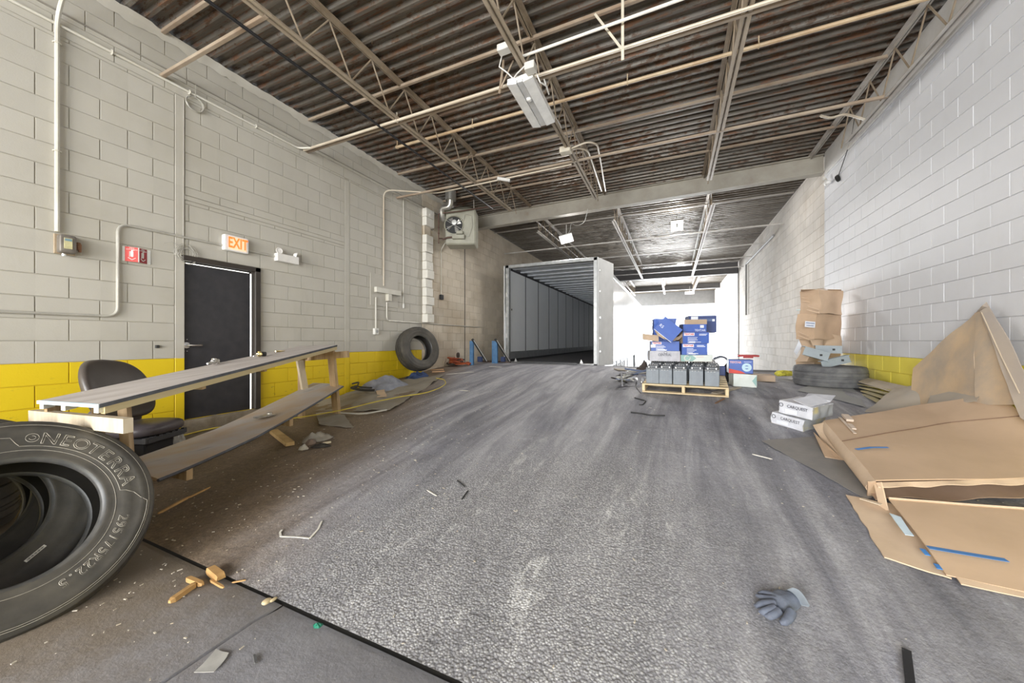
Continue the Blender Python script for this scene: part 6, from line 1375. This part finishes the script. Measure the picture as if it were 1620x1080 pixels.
flat('dusty_cardboard',[(1262,618),(1370,645),(1388,606),(1300,603)],M_('sheet_mud2',(.30,.30,.30),(.34,.34,.33),scale=2,rough=.8),'smooth grey sheet on the ramp between flat tyre and grey white cartons','cardboard',.004,.006,.012)
stick((1328,607),(1342,604),.05,.02,'small yellow block in front of the flat tyre',m=M_('yellow_block',(.75,.68,.25)),d2=.95)
# ================================================================ GLOVE AND BLACK BAR
GL=M_('glove_grey',(.16,.18,.225),(.11,.125,.16),scale=10,rough=.75,bp=.4,bscale=120); gc=at(1240,957,g=.02)
rt=Vector((cs,sn,0)); fw=Vector((-sn,cs,0)); kx=gc.xy.length
def gp(px_,py_,h): return at(px_,py_,g=h)
t=thing('work_glove','grey work glove lying palm down on the ramp, fingers to the left','glove',at(1240,957,g=0))
t['label']='grey work glove lying on the ramp with its fingers to the left'
c=(gp(1222,945,.03)+gp(1258,962,.03)+gp(1240,955,.03))/3
def glove_palm(u_,v_):
    a=u_*2*PI; e=1+.06*math.sin(3*a); r_=v_; p=at(1240+(27*math.cos(a)+4*math.sin(a))*r_*e,955+(-15*math.sin(a)-3*math.cos(a)*0)*r_*e+6*math.cos(a)*r_,g=0); p.z+=.006+.036*math.sqrt(max(0,1-r_**2.4))+.006*noise.noise(p*30); return p
part('palm',MB().grid(glove_palm,28,8),GL,t,world=True,smooth=True)
GL2=M_('glove_finger',(.13,.15,.20),(.09,.10,.13),scale=14,rough=.75,bp=.4,bscale=120)
for pts,rr_ in ((((1232,945),(1218,940),(1206,937),(1200,939)),(.015,.014,.012,.007)),(((1230,948),(1215,946),(1203,944),(1197,941)),(.015,.013,.012,.007)),(((1226,954),(1211,954),(1201,956),(1195,959)),(.017,.016,.014,.008)),(((1226,962),(1215,966),(1206,968),(1201,967)),(.018,.017,.015,.008)),(((1232,966),(1224,972),(1216,975),(1211,973)),(.017,.016,.014,.008)),(((1252,968),(1247,978),(1240,984),(1234,985)),(.020,.018,.015,.009))):
    P_=[at(x,y,g=.014+.012*(1-i/3)) for i,(x,y) in enumerate(pts)]; f=bend(P_,.02,3); n_=len(f); R_=[rr_[min(3,int(i/(n_-1)*3))]*(1-(i/(n_-1)*3)%1)+rr_[min(3,int(i/(n_-1)*3)+1)]*((i/(n_-1)*3)%1) for i in range(n_)]; part('finger',MB().tube(f,R_,9),GL2,t,world=True,smooth=True)
cf=[at(1240,934,g=.01),at(1253,929,g=.075),at(1281,957,g=.06),at(1266,955,g=.012)]
part('cuff',MB().grid(lambda u_,v_: cf[0].lerp(cf[3],u_).lerp(cf[1].lerp(cf[2],u_),v_)+up*(.020*math.sin(PI*u_)),10,4,.003).grid(lambda u_,v_: at(1241,936,g=.004).lerp(at(1264,956,g=.004),u_).lerp(at(1262,938,g=.004).lerp(at(1280,959,g=.004),u_),v_),8,3,.002),M_('glove_cuff',(.30,.34,.38),(.24,.27,.31),scale=8,rough=.7),t,world=True,smooth=40)
b=MB().bar(at(1434,1029,g=.008),at(1441,1090,g=.008),.026,.014); solo('black_bar',b,M_('bar_black',(.02,.02,.022),(.10,.10,.10),scale=30,rough=.3,lo=.62,hi=.7),'flat black plastic bar at the bottom right on the ramp','bar')
# ================================================================ JUNK BY THE DOCK EDGE
t=thing('scrap_heap','heap of metal and plastic scrap between trailer corner and pallet','scrap',at(990,598,g=0))
rr=random.Random(5); cols=[M_('scrap_grey',(.28,.28,.30)),M_('scrap_dark',(.04,.035,.03)),M_('scrap_pale',(.55,.54,.50)),M_('bright_metal',(.8,.8,.78)),M_('scrap_blue',(.10,.13,.22))]
for k in range(26):
    x=rr.uniform(978,1012); y=rr.uniform(585,601); a=at(x,y,g=rr.uniform(.01,.14)); d=Vector((rr.uniform(-1,1),rr.uniform(-.6,.6),rr.uniform(-.2,.3))).normalized()*rr.uniform(.06,.22)
    part('scrap_piece',MB().bar(a-d,a+d,rr.uniform(.015,.06),rr.uniform(.008,.03)),cols[k%5],t,world=True)
part('scrap_board',MB().bar(at(974,584,g=.02),at(1016,585,g=.02),.35,.02),M_('old_board',(.36,.31,.24)),t,world=True)
solo('yellow_carton_piece',MB().box(at(985.5,600,g=.03),(.075,.06,.05),bv=.003),M_('scrap_cream',(.70,.66,.42)),'small cream box at the front of the scrap heap','box')
solo('white_cup',MB().lathe([(0,0),(.028,0),(.034,.07),(.030,.07),(.0,.06)],16,frame(at(1014,601,g=.03),(1,0,0),z=(.3,-.9,.2))),INKW,'small white cup lying at the pallet corner','cup')
c=at(1016,590,g=0); heap('brown_sack',c,.13,.10,.20,'dark brown crumpled sack leaning on the left of the pallet','sack',M_('sack_dark',(.09,.07,.06),(.05,.04,.04),scale=9),61,fold=2)
pipe('black_wire',gpath([(1007,603),(1005,611),(1010,617),(1014,622)],.01),.005,M_('plastic_black',(.03,.03,.03)),'thin black wire looping left of the pallet','wire',bendr=.1)
pipe('black_wire',gpath([(998,652),(1015,654),(1030,657),(1052,657)],.012),.009,M_('plastic_black',(.03,.03,.03)),'black strip of wire on the ramp in front of the pallet','wire',bendr=.1)
pipe('black_wire',gpath([(1004,629),(1015,632),(1022,634),(1017,640),(1011,640)],.012),.008,M_('plastic_black',(.03,.03,.03)),'short twisted black wire near the left front of the pallet','wire',bendr=.06)

for (pa_,pb_,z_) in (((1262,dS-.02),(1292,dS-.30),b1_+.005),((1292,dS-.30),(1332,dS-.08),b1_+.005),((1268,dS-.02),(1296,dS-.33),b2_),((1296,dS-.33),(1333,dS-.14),b2_)):
    pass
# dark torn openings and lips on the crushed cartons
for i,(x0,y0,x1,y1,dd_) in enumerate(((1269,474,1291,476,6.0),(1276,487,1296,492,5.78),(1262,527,1280,534,5.9),(1294,548,1310,549,5.62))[:3]):
    a_=at(x0,y0,d=dd_-.02); b_=at(x1,y1,d=dd_-.12); q=MB().bar(a_,b_,.02,.045); q2=MB().bar(a_+Vector((.0,-.02,-.03)),b_+Vector((0,-.03,-.035)),.03,.012)
    solo('torn_flap',q2.bar(a_+up*.03,b_+up*.022,.03,.010),KT,'torn cardboard flap %s of the crushed carton stack'%('high on the left side','at the foot of the top box','on the left of the third box','just above the grey channels')[i:i+1][0] if 0 else 'torn cardboard lip '+('high on the left of the top crushed carton','at the lower edge of the top crushed carton','on the left shoulder of the bulging crushed carton','just above the grey channels')[i],'cardboard')
